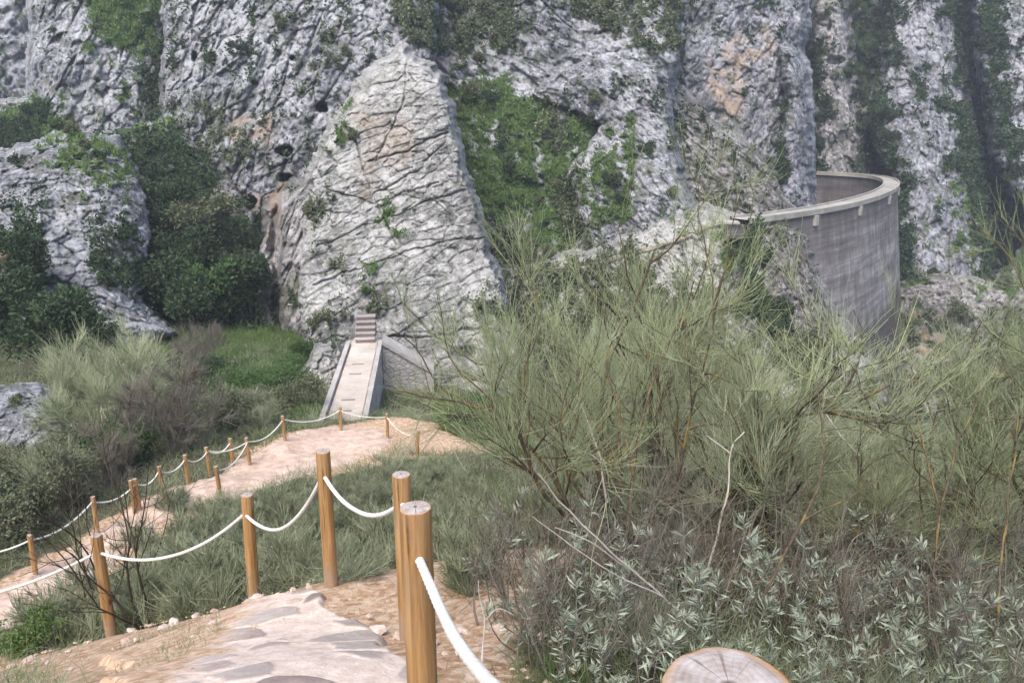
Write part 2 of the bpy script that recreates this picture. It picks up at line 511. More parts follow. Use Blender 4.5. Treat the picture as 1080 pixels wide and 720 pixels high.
M['bark'] = bark_mat('broom_bark', (0.045, 0.033, 0.025), (0.14, 0.105, 0.075), (0.27, 0.20, 0.055), 0.6)
M['bark_grey'] = bark_mat('grey_bark', (0.10, 0.085, 0.075), (0.24, 0.21, 0.185), (0.20, 0.20, 0.12), 0.3)
M['dead'] = bark_mat('bleached_deadwood', (0.30, 0.265, 0.23), (0.56, 0.52, 0.47), (0.42, 0.33, 0.10), 0.35)
M['bark_dark'] = bark_mat('dark_bark', (0.03, 0.025, 0.02), (0.085, 0.07, 0.055), (0.09, 0.09, 0.05), 0.3)
M['twig'] = leaf_material('broom_twig', (0.13, 0.16, 0.07), (0.49, 0.545, 0.32), trans=0.1)
M['twig_pale'] = leaf_material('pale_broom_twig', (0.17, 0.20, 0.10), (0.56, 0.61, 0.40), trans=0.1)
M['twig_grey'] = leaf_material('grey_green_twig', (0.135, 0.16, 0.088), (0.41, 0.45, 0.30), trans=0.05)
M['twig_bare'] = leaf_material('bare_brown_twig', (0.085, 0.078, 0.060), (0.25, 0.23, 0.185), trans=0.0)
M['sage'] = leaf_material('silver_sage_leaf', (0.13, 0.165, 0.11), (0.46, 0.51, 0.40), trans=0.15)
M['leaf_dark'] = leaf_material('evergreen_leaf', (0.018, 0.034, 0.016), (0.085, 0.130, 0.060))
M['leaf_mid'] = leaf_material('bush_leaf', (0.035, 0.068, 0.022), (0.115, 0.195, 0.065))
M['leaf_grass'] = leaf_material('meadow_grass', (0.060, 0.110, 0.034), (0.180, 0.270, 0.085))
M['leaf_olive'] = leaf_material('olive_scrub_leaf', (0.070, 0.085, 0.046), (0.220, 0.245, 0.145))
M['leaf_dry'] = leaf_material('dry_grass', (0.17, 0.145, 0.085), (0.33, 0.30, 0.19))

# ------------------------------------------------------------------ terrain
POSTS_NEAR = [  # x, y, ground z: outer rope fence of the upper path
    (0.158, 0.46, -1.452), (-0.30, 2.12, -2.20), (-0.60, 3.75, -2.88), (-1.31, 4.80, -3.22), (-2.27, 5.79, -4.07), (-3.83, 6.20, -4.69)]
ctrl = [(*p,) for p in POSTS_NEAR]
ctrl += [(-0.55, 0, -1.5), (-0.5, -3, -0.6), (-3, -2, -0.4), (3, -2, -0.9), (-0.92, 2.95, -2.41), (-2.05, 3.54, -2.90), (-4.7, 5.9, -4.79), (-3.4, 4.3, -3.65),
         (-7, 5.2, -4.9), (-3.5, 1.5, -1.9), (-8, 1, -2.6), (-14, 4, -5.0),
         (1.5, 1.2, -1.9), (3.2, 2.0, -2.5), (6, 3.5, -3.2), (0, 15, -9.6),
         (-0.5, 5.3, -3.35), (-2.0, 8.0, -5.9), (-5.0, 8.6, -6.3), (-8, 8.5, -7.0), (-12, 9.5, -8.2), (-5, 12, -8.6), (-2, 14, -9.2), (-2.5, 19, -10.6)]


def cpx(px, py, D):
    ctrl.append(tuple(pt(px, py, D)))


for q in [(560, 640, 4.6), (650, 605, 6.0), (800, 590, 6.6), (950, 600, 6.6), (1080, 620, 6.2), (600, 540, 9.0), (720, 520, 9.6), (880, 510, 10.5), (1040, 520, 10.0), (640, 470, 15), (800, 460, 17), (1000, 470, 17), (700, 440, 24), (0, 648, 15.2), (38, 612, 16.7), (90, 590, 18.2), (148, 545, 20.5), (200, 515, 22.4), (233, 526, 21.6), (264, 494, 24.8), (300, 467, 27), (360, 456, 29), (370, 446, 30.5), (408, 463, 28.2),
          (440, 483, 26.6), (470, 470, 29), (430, 442, 31.5), (330, 480, 26.3), (390, 500, 24.0), (260, 425, 37.5), (230, 385, 45), (280, 372, 48), (200, 440, 33), (40, 470, 27.5), (60, 515, 24.5),
          (120, 480, 27.5), (0, 540, 21.5), (480, 436, 38), (330, 440, 35), (450, 440, 37)]:
    cpx(*q)
ctrl += [(4, 30, -14), (12, 25, -14), (10, 42, -21), (20, 36, -24), (32, 30, -22), (26, 14, -11), (14, 5, -5), (34, 55, -38), (50, 40, -36), (-20, 48, -14), (-35, 40, -12), (-30, 20, -9), (-20, 10, -7),
         (-9, 46, -15), (0, 50, -17), (30, 0, -8), (55, 15, -16), (-40, 0, -4), (55, 62, -45), (-30, 60, -14)]
ctrl = np.array(ctrl)
_S = 20.0


def _tps_k(r2):
    return 0.5 * r2 * np.log(r2 + 1e-9)


_c2 = ctrl[:, :2] / _S
_n = len(ctrl)
_K = _tps_k(((_c2[:, None] - _c2[None]) ** 2).sum(-1)) + np.eye(_n) * 2e-4
_Pm = np.hstack([np.ones((_n, 1)), _c2])
_A = np.block([[_K, _Pm], [_Pm.T, np.zeros((3, 3))]])
_w = np.linalg.solve(_A, np.concatenate([ctrl[:, 2], np.zeros(3)]))


def height(x, y, rough=True):
    x = np.asarray(x, float); y = np.asarray(y, float); sh = x.shape
    q = np.stack([x.ravel(), y.ravel()], -1)
    out = np.empty(len(q))
    for s in range(0, len(q), 20000):
        b = q[s:s + 20000] / _S
        out[s:s + 20000] = _tps_k(((b[:, None] - _c2[None]) ** 2).sum(-1)) @ _w[:_n] + _w[_n] + b @ _w[_n + 1:]
    if rough:
        d = np.clip(np.hypot(q[:, 0], q[:, 1]) / 12, 0.15, 1.5)
        q3 = np.column_stack([q, np.zeros(len(q))])
        out += d * (0.16 * fbm(q3 / 2.3, 4) + 0.03 * fbm(q3 / 0.35, 3))
    return out.reshape(sh)


def gz(x, y):
    return float(height(np.array([x]), np.array([y]))[0])


def gp(px, py):
    """first ground point under photo pixel"""
    D = np.concatenate([np.arange(0.6, 12, 0.05), np.arange(12, 75, 0.15)])
    P = pt(px, py, D)
    below = P[:, 2] < height(P[:, 0], P[:, 1])
    i = int(np.argmax(below)) if below.any() else len(D) - 1
    return P[i]


def poly_dist(X, Y, line):
    d = np.full(X.shape, 1e9); tt = np.zeros(X.shape); acc = 0.0
    for (x0, y0), (x1, y1) in zip(line[:-1], line[1:]):
        L2 = (x1 - x0) ** 2 + (y1 - y0) ** 2
        t = np.clip(((X - x0) * (x1 - x0) + (Y - y0) * (y1 - y0)) / L2, 0, 1)
        e = np.hypot(X - x0 - t * (x1 - x0), Y - y0 - t * (y1 - y0))
        d = np.minimum(d, e)
    return d


UP = [(-0.50, -2.5), (-0.52, 0.0), (-0.72, 1.6), (-1.08, 2.9), (-1.75, 4.05), (-2.75, 4.85), (-4.1, 5.35), (-5.6, 5.55), (-9, 5.4)]
LOWPX = [(-60, 690), (0, 650), (50, 618), (100, 585), (150, 549), (195, 522), (240, 512), (300, 490), (355, 468), (368, 452)]
LOW = [tuple(gp(*q)[:2]) for q in LOWPX]
KNOLL = [tuple(gp(*q)[:2]) for q in [(330, 482), (390, 462), (430, 455), (462, 470)]]

nr, nc = 560, 620
tv = np.linspace(0, 1, nr)
Yr = -4 + 66 * (0.18 * tv + 0.82 * tv ** 2.3)
su = np.linspace(-1, 1, nc)
GX = su[None, :] * (0.86 * (Yr[:, None] + 4) + 3.0)
GY = np.repeat(Yr[:, None], nc, 1)
GZ = height(GX, GY)
dirt = np.maximum(0.95 - 0.85 * np.clip((poly_dist(GX, GY, UP) - 0.55) / 1.0, 0, 2), 0)
dirt = np.maximum(dirt, 1.0 - np.clip((poly_dist(GX, GY, LOW) - 0.6) / 1.0, 0, 2))
dirt = np.maximum(dirt, 0.95 - np.clip((poly_dist(GX, GY, KNOLL) - 2.0) / 1.3, 0, 2))
dirt = np.maximum(dirt, 0.8 - np.clip((poly_dist(GX, GY, [(-0.5, 3.9), (-0.35, 5.2), (0.1, 5.9)]) - 0.45) / 0.5, 0, 2))
idx = np.arange(nr * nc).reshape(nr, nc)
GF = np.stack([idx[:-1, :-1], idx[:-1, 1:], idx[1:, 1:], idx[1:, :-1]], -1).reshape(-1, 4)
tag(mesh_np('ground', np.stack([GX, GY, GZ], -1).reshape(-1, 3), GF, M['ground'], attrs={'dirt': dirt.ravel()}), kind='structure')
# a plain valley floor far below reaches on to the horizon
vf = MB(); vf.add([(-900, -900, -60), (900, -900, -60), (900, 900, -60), (-900, 900, -60)], [(0, 1, 2, 3)])
tag(vf.build('valley_floor', M['ground']), kind='structure')


def hfast(x, y):
    """the built ground sheet, read back by bilinear interpolation"""
    j = np.clip(np.interp(y, Yr, np.arange(nr)), 0, nr - 1.001); r0 = j.astype(int); fy = j - r0
    i = np.clip((x / (0.86 * (y + 4) + 3.0) + 1) / 2 * (nc - 1), 0, nc - 1.001); c0 = i.astype(int); fx = i - c0
    return (GZ[r0, c0] * (1 - fx) + GZ[r0, c0 + 1] * fx) * (1 - fy) + (GZ[r0 + 1, c0] * (1 - fx) + GZ[r0 + 1, c0 + 1] * fx) * fy


def resample(line, n):
    line = np.array(line, float)
    # Catmull-Rom through the points
    out = []
    P = np.vstack([2 * line[0] - line[1], line, 2 * line[-1] - line[-2]])
    m = len(line) - 1
    for u in np.linspace(0, m - 1e-6, n):
        i = int(u); t = u - i
        p0, p1, p2, p3 = P[i], P[i + 1], P[i + 2], P[i + 3]
        out.append(0.5 * (2 * p1 + (p2 - p0) * t + (2 * p0 - 5 * p1 + 4 * p2 - p3) * t * t + (3 * p1 - p0 - 3 * p2 + p3) * t ** 3))
    return np.array(out)


def path_strip(name, line, widths, mat, n, m, lift=0.035, earth_fn=None):
    L = resample(line, n); W = np.interp(np.linspace(0, 1, n), np.linspace(0, 1, len(widths)), widths)
    T = unit(np.gradient(L, axis=0)); N = np.stack([-T[:, 1], T[:, 0]], -1)
    v = np.linspace(-1, 1, m)
    q = np.column_stack([L, np.zeros(n)])
    wl = W * (0.5 + 0.16 * fbm(q * 1.7, 4)); wr = W * (0.5 + 0.16 * fbm(q * 1.7 + 40, 4))
    off = np.where(v[None] < 0, v[None] * wl[:, None], v[None] * wr[:, None])
    X = L[:, 0:1] + N[:, 0:1] * off; Y = L[:, 1:2] + N[:, 1:2] * off
    Z = (height(X, Y, False) if earth_fn else hfast(X, Y)) + lift - (lift + 0.05) * sstep(0.86, 1.0, np.abs(v))[None]
    q3 = np.stack([X, Y, np.zeros_like(X)], -1).reshape(-1, 3)
    Z = Z + 0.012 * fbm(q3 * 5, 3).reshape(Z.shape)
    stone = tone = None
    if earth_fn:
        qs = np.stack([X.ravel() * 3.0, Y.ravel() * 4.0, np.zeros(X.size)], -1) + 0.16 * np.stack([fbm(q3 * 3 + 60, 3), fbm(q3 * 3 + 90, 3), np.zeros(X.size)], -1)
        F1, F2, ID, FC = voronoi(qs)
        up = sstep(0.10, 0.19, F2 - F1 + 0.06 * fbm(q3 * 9, 2)) * (ID < 0.70)
        keepst = (1 - earth_fn(X, Y).ravel()) * up
        Z = Z + (keepst * (0.009 + 0.004 * ID + 0.004 * FC)).reshape(Z.shape)
        stone, tone = keepst, ID / 0.7
    idx = np.arange(n * m).reshape(n, m)
    F = np.stack([idx[:-1, :-1], idx[:-1, 1:], idx[1:, 1:], idx[1:, :-1]], -1).reshape(-1, 4)
    at = {'earth': earth_fn(X, Y).ravel(), 'stone': stone, 'tone': tone} if earth_fn else None
    return tag(mesh_np(name, np.stack([X, Y, Z], -1).reshape(-1, 3), F, mat, attrs=at), kind='structure')


path_strip('upper_path', UP[:5] + [(-2.3, 4.55)], [1.3, 1.3, 1.3, 1.35, 1.45, 1.2], M['paving'], 700, 130, 0.04,
           lambda X, Y: sstep(-1.3, -2.1, X + 0.2 * (Y - 4)))
path_strip('lower_path', LOW, [1.4, 1.4, 1.4, 1.5, 1.5, 1.7, 2.4, 3.6, 4.0, 2.4], M['sand'], 300, 40, 0.05)

# ------------------------------------------------------------------ cliffs
ALL_VEG = []      # (points, kind) samples for the scrub and grass that grows on the rock


def poly_sd(X, Y, poly):
    """signed distance in pixels, positive inside"""
    P = np.array(poly, float)
    d = np.full(X.shape, 1e9); ins = np.zeros(X.shape, bool)
    for i in range(len(P)):
        a, b = P[i - 1], P[i]
        e = b - a
        t = np.clip(((X - a[0]) * e[0] + (Y - a[1]) * e[1]) / (e @ e + 1e-9), 0, 1)
        d = np.minimum(d, np.hypot(X - a[0] - t * e[0], Y - a[1] - t * e[1]))
        c = ((a[1] > Y) != (b[1] > Y))
        xi = (b[0] - a[0]) * (Y - a[1]) / (b[1] - a[1] + 1e-9) + a[0]
        ins ^= c & (X < xi)
    return np.where(ins, d, -d)


LAYERS = {}
SURF = {}


def surf(name, px, py):
    xs, ys, Dd = SURF[name]
    i = np.clip(((np.asarray(px) - xs[0]) / (xs[1] - xs[0])).astype(int), 0, len(xs) - 1); j = np.clip(((np.asarray(py) - ys[0]) / (ys[1] - ys[0])).astype(int), 0, len(ys) - 1)
    return Dd[j, i]


def cliff(name, poly, d0, dx=0.0, dy=0.0, c=(0, 0), mat='rock_grey', step=1.3, edge=(6.0, 22.0), margin=9, back=1.6, warp=8.0,
          amp=1.0, block=1.7, crack=0.42, bed=None, veg=(), stain=(), pits=(), cracks=(), vegnoise=0.0, scrub=1.0, base_veg=0.0, layer=0.35):
    """a rock buttress: a relief with its own distance, cut to an outline, its flanks falling back behind it"""
    P = np.array(poly, float)
    x0, y0 = P.min(0) - margin; x1, y1 = P.max(0) + margin
    xs = np.arange(x0, x1 + step, step); ys = np.arange(y0, y1 + step, step)
    X, Y = np.meshgrid(xs, ys); sh = X.shape
    q2 = np.stack([X, Y, np.full(sh, d0)], -1).reshape(-1, 3)
    wn = fbm(q2 / 38.0, 4, 0.6).reshape(sh)
    sd = poly_sd(X, Y, poly) + warp * wn + 3.0 * fbm(q2 / 9.0 + 77, 2).reshape(sh)
    D = d0 + dx * (X - c[0]) + dy * (Y - c[1])
    B, w = edge
    D = D + B * np.exp(-np.clip(sd, 0, None) / w) * 0.7 + np.clip(-sd, 0, None) * back
    keep = sd > -margin
    p = pt(X, Y, D).reshape(-1, 3)
    # rock relief in world metres
    pp = p.copy()
    if bed is not None:         # bedding: rotate about the view axis and flatten the blocks along it
        a = bed[0]; ca, sa = cos(a), sin(a)
        xr = pp[:, 0] * ca + pp[:, 2] * sa; zr = -pp[:, 0] * sa + pp[:, 2] * ca
        pp = np.stack([xr / bed[1], pp[:, 1] / bed[1], zr], -1)
    wp = pp + 0.16 * np.stack([fbm(p / 1.6 + k * 9, 3) for k in range(3)], -1) * block
    F1, F2, ID, FC = voronoi(wp / block)
    F1b, F2b, IDb, FCb = voronoi(wp / (block * 0.40) + 5.5)
    F1c, F2c, IDc, FCc = voronoi(pp / (block * 2.7) + 2.5)
    e1 = np.clip((F2 - F1) / 0.13, 0, 1); e2 = np.clip((F2b - F1b) / 0.16, 0, 1)
    rid = fbm(p / 9.0, 4, 0.55, True)
    lay = 0.0
    if bed is not None:       # beds overlap like leaning plates: a saw-tooth across the bedding
        tb = (pp[:, 2] + 0.5 * fbm(p / 5.0 + 70, 3) + 0.12 * fbm(p / 1.1 + 71, 2)) / (block * 1.25)
        ib = np.floor(tb).astype(np.int32); fb = tb - ib
        hb = _hash(ib, ib * 0 + 3, ib * 0 + 5) / 255.0
        ca2, sa2 = cos(bed[0]), sin(bed[0])
        al = p[:, 0] * ca2 + p[:, 2] * sa2; ac = -p[:, 0] * sa2 + p[:, 2] * ca2
        jn = fbm(np.stack([al / (block * 9), p[:, 1] / (block * 9), ac / (block * 1.9)], -1) + 33, 2, 0.35)
        joint = np.exp(-(jn / 0.035) ** 2) * sstep(-0.1, 0.2, fbm(p / (block * 6) + 90, 2))
        lay = layer * block * ((fb ** 1.5 - 0.5) * (0.4 + 0.8 * hb) + 0.5 * (hb - 0.5))
    rel = lay - (0.45 * block * joint if bed is not None and block > 0.9 else 0.0) + amp * (1.3 * fbm(p / 14.0 + 3, 3) + 0.8 * (rid - 0.3)) + crack * (0.75 * (e1 - 1) + 0.9 * (ID - 0.5) - 1.0 * (ID > 0.88) + 0.75 * FC * block
          + 0.38 * (e2 - 1) + 0.5 * (IDb - 0.5) + 0.8 * FCb * block * 0.40 + 1.1 * (IDc - 0.5) + 0.6 * FCc * block) + amp * 0.15 * fbm(p / 0.8, 4, 0.65)
    Dd = D - rel.reshape(sh)
    for (line, wdt, dep) in cracks:          # long open joints
        jit = 5.0 * fbm(q2 / 22.0 + 8, 3).reshape(sh)
        dd = poly_dist(X + jit, Y + jit, line)
        Dd = Dd + dep * np.exp(-(dd / wdt) ** 2)
    for (cx, cy, rx, ry, dep) in pits:       # caves
        r = np.hypot((X - cx) / rx, (Y - cy) / ry) + 0.7 * wn + 0.35 * fbm(q2 / 5.0, 2).reshape(sh)
        Dd = Dd + dep * sstep(1.15, 0.7, r)
    SURF[name] = (xs, ys, Dd)
    V = pt(X, Y, Dd).reshape(-1, 3)
    # plants and stains
    vg = np.full(sh, base_veg); kindmap = np.zeros(sh)
    n1 = fbm(q2 / 16.0 + 21, 4, 0.65).reshape(sh); n2 = fbm(q2 / 6.0 + 31, 3, 0.6).reshape(sh)
    for (vp, strength, kind) in veg:
        s = sstep(-12, 12, poly_sd(X, Y, vp) + 34 * n1) * strength
        kindmap = np.where(s > vg, kind, kindmap)
        vg = np.maximum(vg, s)
    n3 = fbm(np.stack([X / 13.0, Y / 42.0, np.full(sh, d0)], -1).reshape(-1, 3), 4, 0.6).reshape(sh)
    kindmap = np.where((vg < 0.15) & (vegnoise > 0), np.where(n3 > 0, 0, 2), kindmap)
    field = np.maximum(vg, 2.0 * vegnoise) + 0.75 * n1 + 0.65 * n2 + 0.45 * n3 - 0.20
    vg = np.clip(field, 0, 1)
    gap = (1 - np.minimum(e1, e2 * 0.5 + 0.5)).reshape(sh)
    veg_a = np.maximum(sstep(0.30, 0.50, vg), 0.55 * gap * sstep(0.0, 0.3, n1 + 0.15))
    sta = np.zeros(sh)
    for (vp, strength) in stain:
        sta = np.maximum(sta, strength * sstep(-6, 8, poly_sd(X, Y, vp) + 8 * n1))
    V[:, 1] -= (sstep(0.4, 0.8, veg_a).ravel() * np.clip(fbm(p / 2.4 + 50, 3) + 0.1, 0, 1) * 1.6).astype(V.dtype)
    # mesh
    idx = np.full(sh, -1); idx[keep] = np.arange(keep.sum())
    f = np.stack([idx[:-1, :-1], idx[1:, :-1], idx[1:, 1:], idx[:-1, 1:]], -1).reshape(-1, 4)
    f = f[(f >= 0).all(1)]
    k = keep.ravel()
    o = mesh_np(name, V[k], f, M[mat], attrs={'veg': veg_a.ravel()[k], 'stain': sta.ravel()[k], 'grass': (kindmap == 1).ravel()[k], 'tone': (0.45 * IDb + 0.35 * ID + 0.2 * IDc)[k]})
    tag(o, kind='structure')
    m = (veg_a.ravel() > 0.75) & (sd.ravel() > -2)
    ALL_VEG.append((V[m], kindmap.ravel()[m], vg.ravel()[m], D.ravel()[m], scrub, n1.ravel()[m]))
    LAYERS[name] = lambda x, y: d0 + dx * (x - c[0]) + dy * (y - c[1])
    return o


G, S, O = 1, 0, 2   # grass, dark scrub, olive scrub
R = radians
# far backdrop closing the gorge, thick with scrub in its gullies
cliff('far_cliff', [(-260, -260), (1340, -260), (1340, 560), (-260, 560)], 152, dx=0.012, dy=-0.10, c=(540, 200), mat='rock_right', step=2.6, edge=(0.1, 10), amp=3.0, block=3.24, crack=0.79,
      bed=(R(65), 2.2), veg=[([(840, -200), (1340, -200), (1340, 500), (840, 500)], 0.95, S), ([(100, -200), (840, -200), (840, 300), (100, 300)], 0.35, S), ([(690, -250), (800, -250), (800, 80), (690, 80)], 0.6, S), ([(940, 215), (1080, 180), (1080, 330), (940, 330)], 0.9, G)], vegnoise=0.2, scrub=0.7)
cliff('upper_left_cliff', [(38, -160), (180, -160), (186, 60), (182, 200), (150, 200), (100, 190), (-40, 210), (-60, 110), (36, 110)], 98, dx=0.02, dy=-0.05, c=(110, 60), bed=(R(82), 1.7), step=1.3, amp=1.6, block=2.16,
      veg=[([(88, -10), (180, -30), (182, 60), (140, 62), (92, 50)], 0.85, G), ([(150, 20), (190, 0), (190, 190), (160, 190)], 0.8, S), ([(-60, 105), (60, 110), (90, 140), (60, 180), (-60, 200)], 0.9, G), ([(120, 60), (150, 80), (150, 130), (125, 110)], 0.5, G)], vegnoise=0.12)
cliff('back_cliff', [(172, -170), (460, -170), (452, 60), (400, 130), (345, 190), (330, 330), (240, 330), (200, 260), (176, 190)], 84, dx=-0.03, dy=-0.06, c=(280, 100), bed=(R(74), 1.7), step=1.2, amp=1.4, block=1.73, crack=0.49,
      veg=[([(170, 100), (215, 110), (260, 130), (280, 170), (230, 180), (180, 170)], 0.5, O), ([(300, 30), (380, 40), (370, 110), (310, 110)], 0.42, O), ([(400, -60), (470, -60), (470, 60), (420, 50)], 0.7, O), ([(180, 210), (285, 220), (285, 330), (180, 330)], 0.75, S)],
      stain=[([(281, 205), (292, 200), (291, 275), (279, 270)], 1.0), ([(240, 120), (290, 120), (290, 160), (240, 150)], 0.5), ([(255, 205), (276, 205), (276, 232), (255, 230)], 0.8), ([(290, 185), (312, 180), (312, 210), (292, 210)], 0.9)],
      pits=[(301, 160, 9, 6, 7), (263, 214, 8, 7, 6), (340, 113, 7, 6, 5), (302, 187, 9, 5, 5), (205, 60, 3, 6, 3), (309, 62, 3, 3, 3)], vegnoise=0.16)
cliff('left_slope', [(-140, 230), (110, 150), (180, 130), (250, 200), (300, 300), (318, 380), (200, 400), (-140, 420)], 62, dx=0.01, dy=-0.10, c=(150, 280), step=1.6, amp=1.0, block=1.44, mat='rock_dark',
      veg=[([(100, 130), (190, 130), (300, 280), (310, 400), (130, 400), (100, 240)], 0.95, S), ([(95, 130), (185, 120), (215, 200), (120, 200)], 0.85, G)], vegnoise=0.15)
cliff('left_buttress', [(-150, 180), (10, 165), (60, 145), (120, 150), (150, 190), (158, 250), (150, 320), (185, 350), (150, 365), (60, 350), (-150, 350)], 50, dx=0.02, dy=-0.075, c=(60, 260), bed=(R(-35), 1.6), step=1.2, amp=0.9, block=0.94, crack=0.33,
      veg=[([(50, 140), (160, 140), (165, 200), (100, 195), (60, 180)], 0.66, G), ([(10, 215), (45, 205), (50, 300), (10, 310)], 0.72, S), ([(90, 240), (165, 230), (170, 330), (110, 310)], 0.6, S), ([(-150, 300), (60, 320), (60, 370), (-150, 370)], 0.7, S)],
      stain=[([(-10, 245), (24, 250), (24, 290), (-10, 290)], 0.8)], vegnoise=0.12)
cliff('left_foot_rock', [(-140, 412), (40, 414), (74, 430), (66, 470), (30, 480), (-140, 480)], 27.5, dx=0.0, dy=-0.05, c=(40, 450), step=1.3, edge=(1.5, 12), margin=9, back=0.5, amp=0.35, block=0.58, crack=0.17, vegnoise=0.1)
cliff('slab_flank', [(246, 345), (268, 300), (286, 215), (312, 196), (345, 200), (345, 420), (322, 385), (300, 362), (262, 366)], 56.5, dx=-0.06, dy=-0.05, c=(320, 300), step=1.0, edge=(3.5, 16), amp=0.7, block=1.08, crack=0.33, mat='rock_dark', bed=(R(75), 2.4),
      cracks=[([(292, 180), (290, 260), (293, 360)], 4.0, 2.5)], stain=[([(283, 190), (300, 190), (292, 280), (283, 280)], 0.8)], vegnoise=0.10)
# the great tilted slab behind the walkway
cliff('limestone_slab', [(424, 52), (452, 72), (470, 108), (480, 150), (493, 200), (512, 265), (530, 325), (548, 380), (545, 455), (330, 455), (326, 400), (322, 360), (318, 300), (322, 235), (330, 185), (352, 130), (386, 88)], 52, dx=0.004, dy=-0.040, c=(420, 250), mat='rock_pale',
      step=0.85, edge=(1.1, 9), back=3.0, warp=12.0, amp=0.36, layer=0.30, block=0.85, crack=0.20, bed=(R(24), 2.1),
      cracks=[([(322, 345), (360, 325), (410, 318), (470, 300), (530, 292)], 1.12, 0.00), ([(392, 172), (430, 158), (472, 140)], 1.12, 0.54), ([(395, 205), (440, 178), (470, 150)], 0.93, 0.42), ([(350, 110), (375, 150), (392, 205), (420, 260)], 0.99, 0.42), ([(404, 355), (450, 356), (490, 349), (520, 340)], 1.24, 0.60), ([(425, 320), (455, 352), (490, 376)], 1.05, 0.48),
              ([(430, 60), (425, 110), (398, 168)], 0.93, 0.36), ([(335, 260), (390, 235), (445, 215), (490, 200)], 0.93, 0.36), ([(330, 300), (400, 275), (460, 255), (510, 250)], 0.87, 0.36), ([(345, 200), (395, 215), (460, 190)], 0.81, 0.30)],
      pits=[(491, 372, 9, 6, 1.2), (515, 325, 12, 9, 0.8)],
      veg=[([(405, 205), (425, 212), (418, 245), (396, 300), (372, 322), (390, 270)], 0.42, G), ([(345, 100), (372, 95), (365, 170), (345, 160)], 0.40, G), ([(318, 345), (360, 322), (420, 312), (420, 326), (350, 345)], 0.42, O), ([(500, 310), (530, 312), (530, 350), (505, 345)], 0.45, O), ([(325, 190), (350, 180), (360, 300), (330, 320)], 0.33, O)], stain=[([(370, 100), (440, 130), (430, 200), (380, 210)], 0.35)], vegnoise=0.02)
cliff('walkway_rock', [(322, 392), (336, 368), (354, 364), (360, 384), (352, 420), (340, 446), (326, 440)], 41.0, dx=0.0, dy=-0.03, c=(340, 400), mat='rock_pale', step=0.9, edge=(1.0, 6), margin=7, back=0.5, amp=0.3, block=0.8, crack=0.25, vegnoise=0.08)
cliff('middle_cliff', [(410, -170), (720, -170), (712, 60), (700, 150), (680, 300), (470, 320), (478, 200), (470, 120), (440, 70)], 92, dx=0.0, dy=-0.075, c=(560, 120), bed=(R(-40), 1.6), step=1.3, edge=(4, 18), amp=1.6, block=1.87, crack=0.46,
      veg=[([(466, 88), (520, 84), (545, 92), (600, 112), (656, 124), (655, 190), (640, 330), (470, 330), (484, 220)], 0.80, G), ([(560, 110), (600, 118), (600, 170), (570, 160)], 0.9, O), ([(500, 230), (560, 240), (590, 300), (500, 300)], 0.85, O), ([(575, 200), (640, 190), (640, 260), (590, 260)], 0.9, O), ([(400, -170), (560, -170), (560, 30), (500, 62), (440, 60)], 0.72, O), ([(580, -170), (740, -170), (720, 60), (640, 40), (600, 20)], 0.66, O), ([(520, 140), (545, 140), (545, 190), (515, 190)], 0.9, S)], vegnoise=0.1)
cliff('bowl_ridge', [(560, 100), (620, 60), (690, 72), (700, 110), (712, 180), (745, 250), (735, 300), (640, 320), (600, 300), (618, 250), (600, 180), (640, 130)], 80, dx=-0.03, dy=-0.07, c=(660, 200), step=1.1, edge=(3, 14), amp=1.2, block=1.08, crack=0.43, bed=(R(-52), 2.6), mat='rock_grey',
      veg=[([(640, 130), (668, 130), (665, 230), (610, 250), (600, 190)], 0.62, G), ([(560, 170), (640, 170), (630, 300), (560, 300)], 0.62, O)], vegnoise=0.14)
cliff('right_slope', [(470, 285), (545, 288), (640, 262), (700, 235), (745, 222), (778, 232), (800, 280), (822, 330), (850, 400), (880, 520), (470, 560)], 64, dx=-0.008, dy=-0.075, c=(660, 320), step=1.2, edge=(3, 14), amp=0.9, block=0.94, crack=0.33, bed=(R(-55), 2.2), mat='rock_pale',
      veg=[([(470, 290), (640, 262), (690, 280), (760, 330), (800, 420), (800, 560), (470, 560)], 0.72, O), ([(690, 240), (800, 240), (850, 420), (800, 460), (700, 300)], 0.36, O), ([(760, 240), (790, 250), (812, 330), (780, 330), (765, 290)], 0.85, G), ([(690, 240), (740, 230), (730, 250), (690, 262)], 0.4, G)], vegnoise=0.12)
cliff('dam_foot_crag', [(784, 246), (810, 240), (836, 242), (850, 258), (858, 292), (874, 324), (896, 352), (916, 386), (936, 424), (956, 520), (790, 520), (782, 400), (768, 300)], 60, dx=0.0, dy=-0.03, c=(850, 340), step=1.1, edge=(2.5, 12), amp=0.8, block=1.1, crack=0.34, bed=(R(70), 1.8), mat='rock_dark',
      veg=[([(770, 230), (806, 236), (800, 300), (840, 330), (830, 370), (780, 330)], 0.75, S), ([(806, 236), (836, 236), (836, 262), (806, 262)], 0.5, O), ([(800, 370), (870, 340), (930, 400), (960, 520), (800, 520)], 0.62, O), ([(862, 370), (888, 370), (890, 400), (862, 400)], 0.7, G)], vegnoise=0.14)
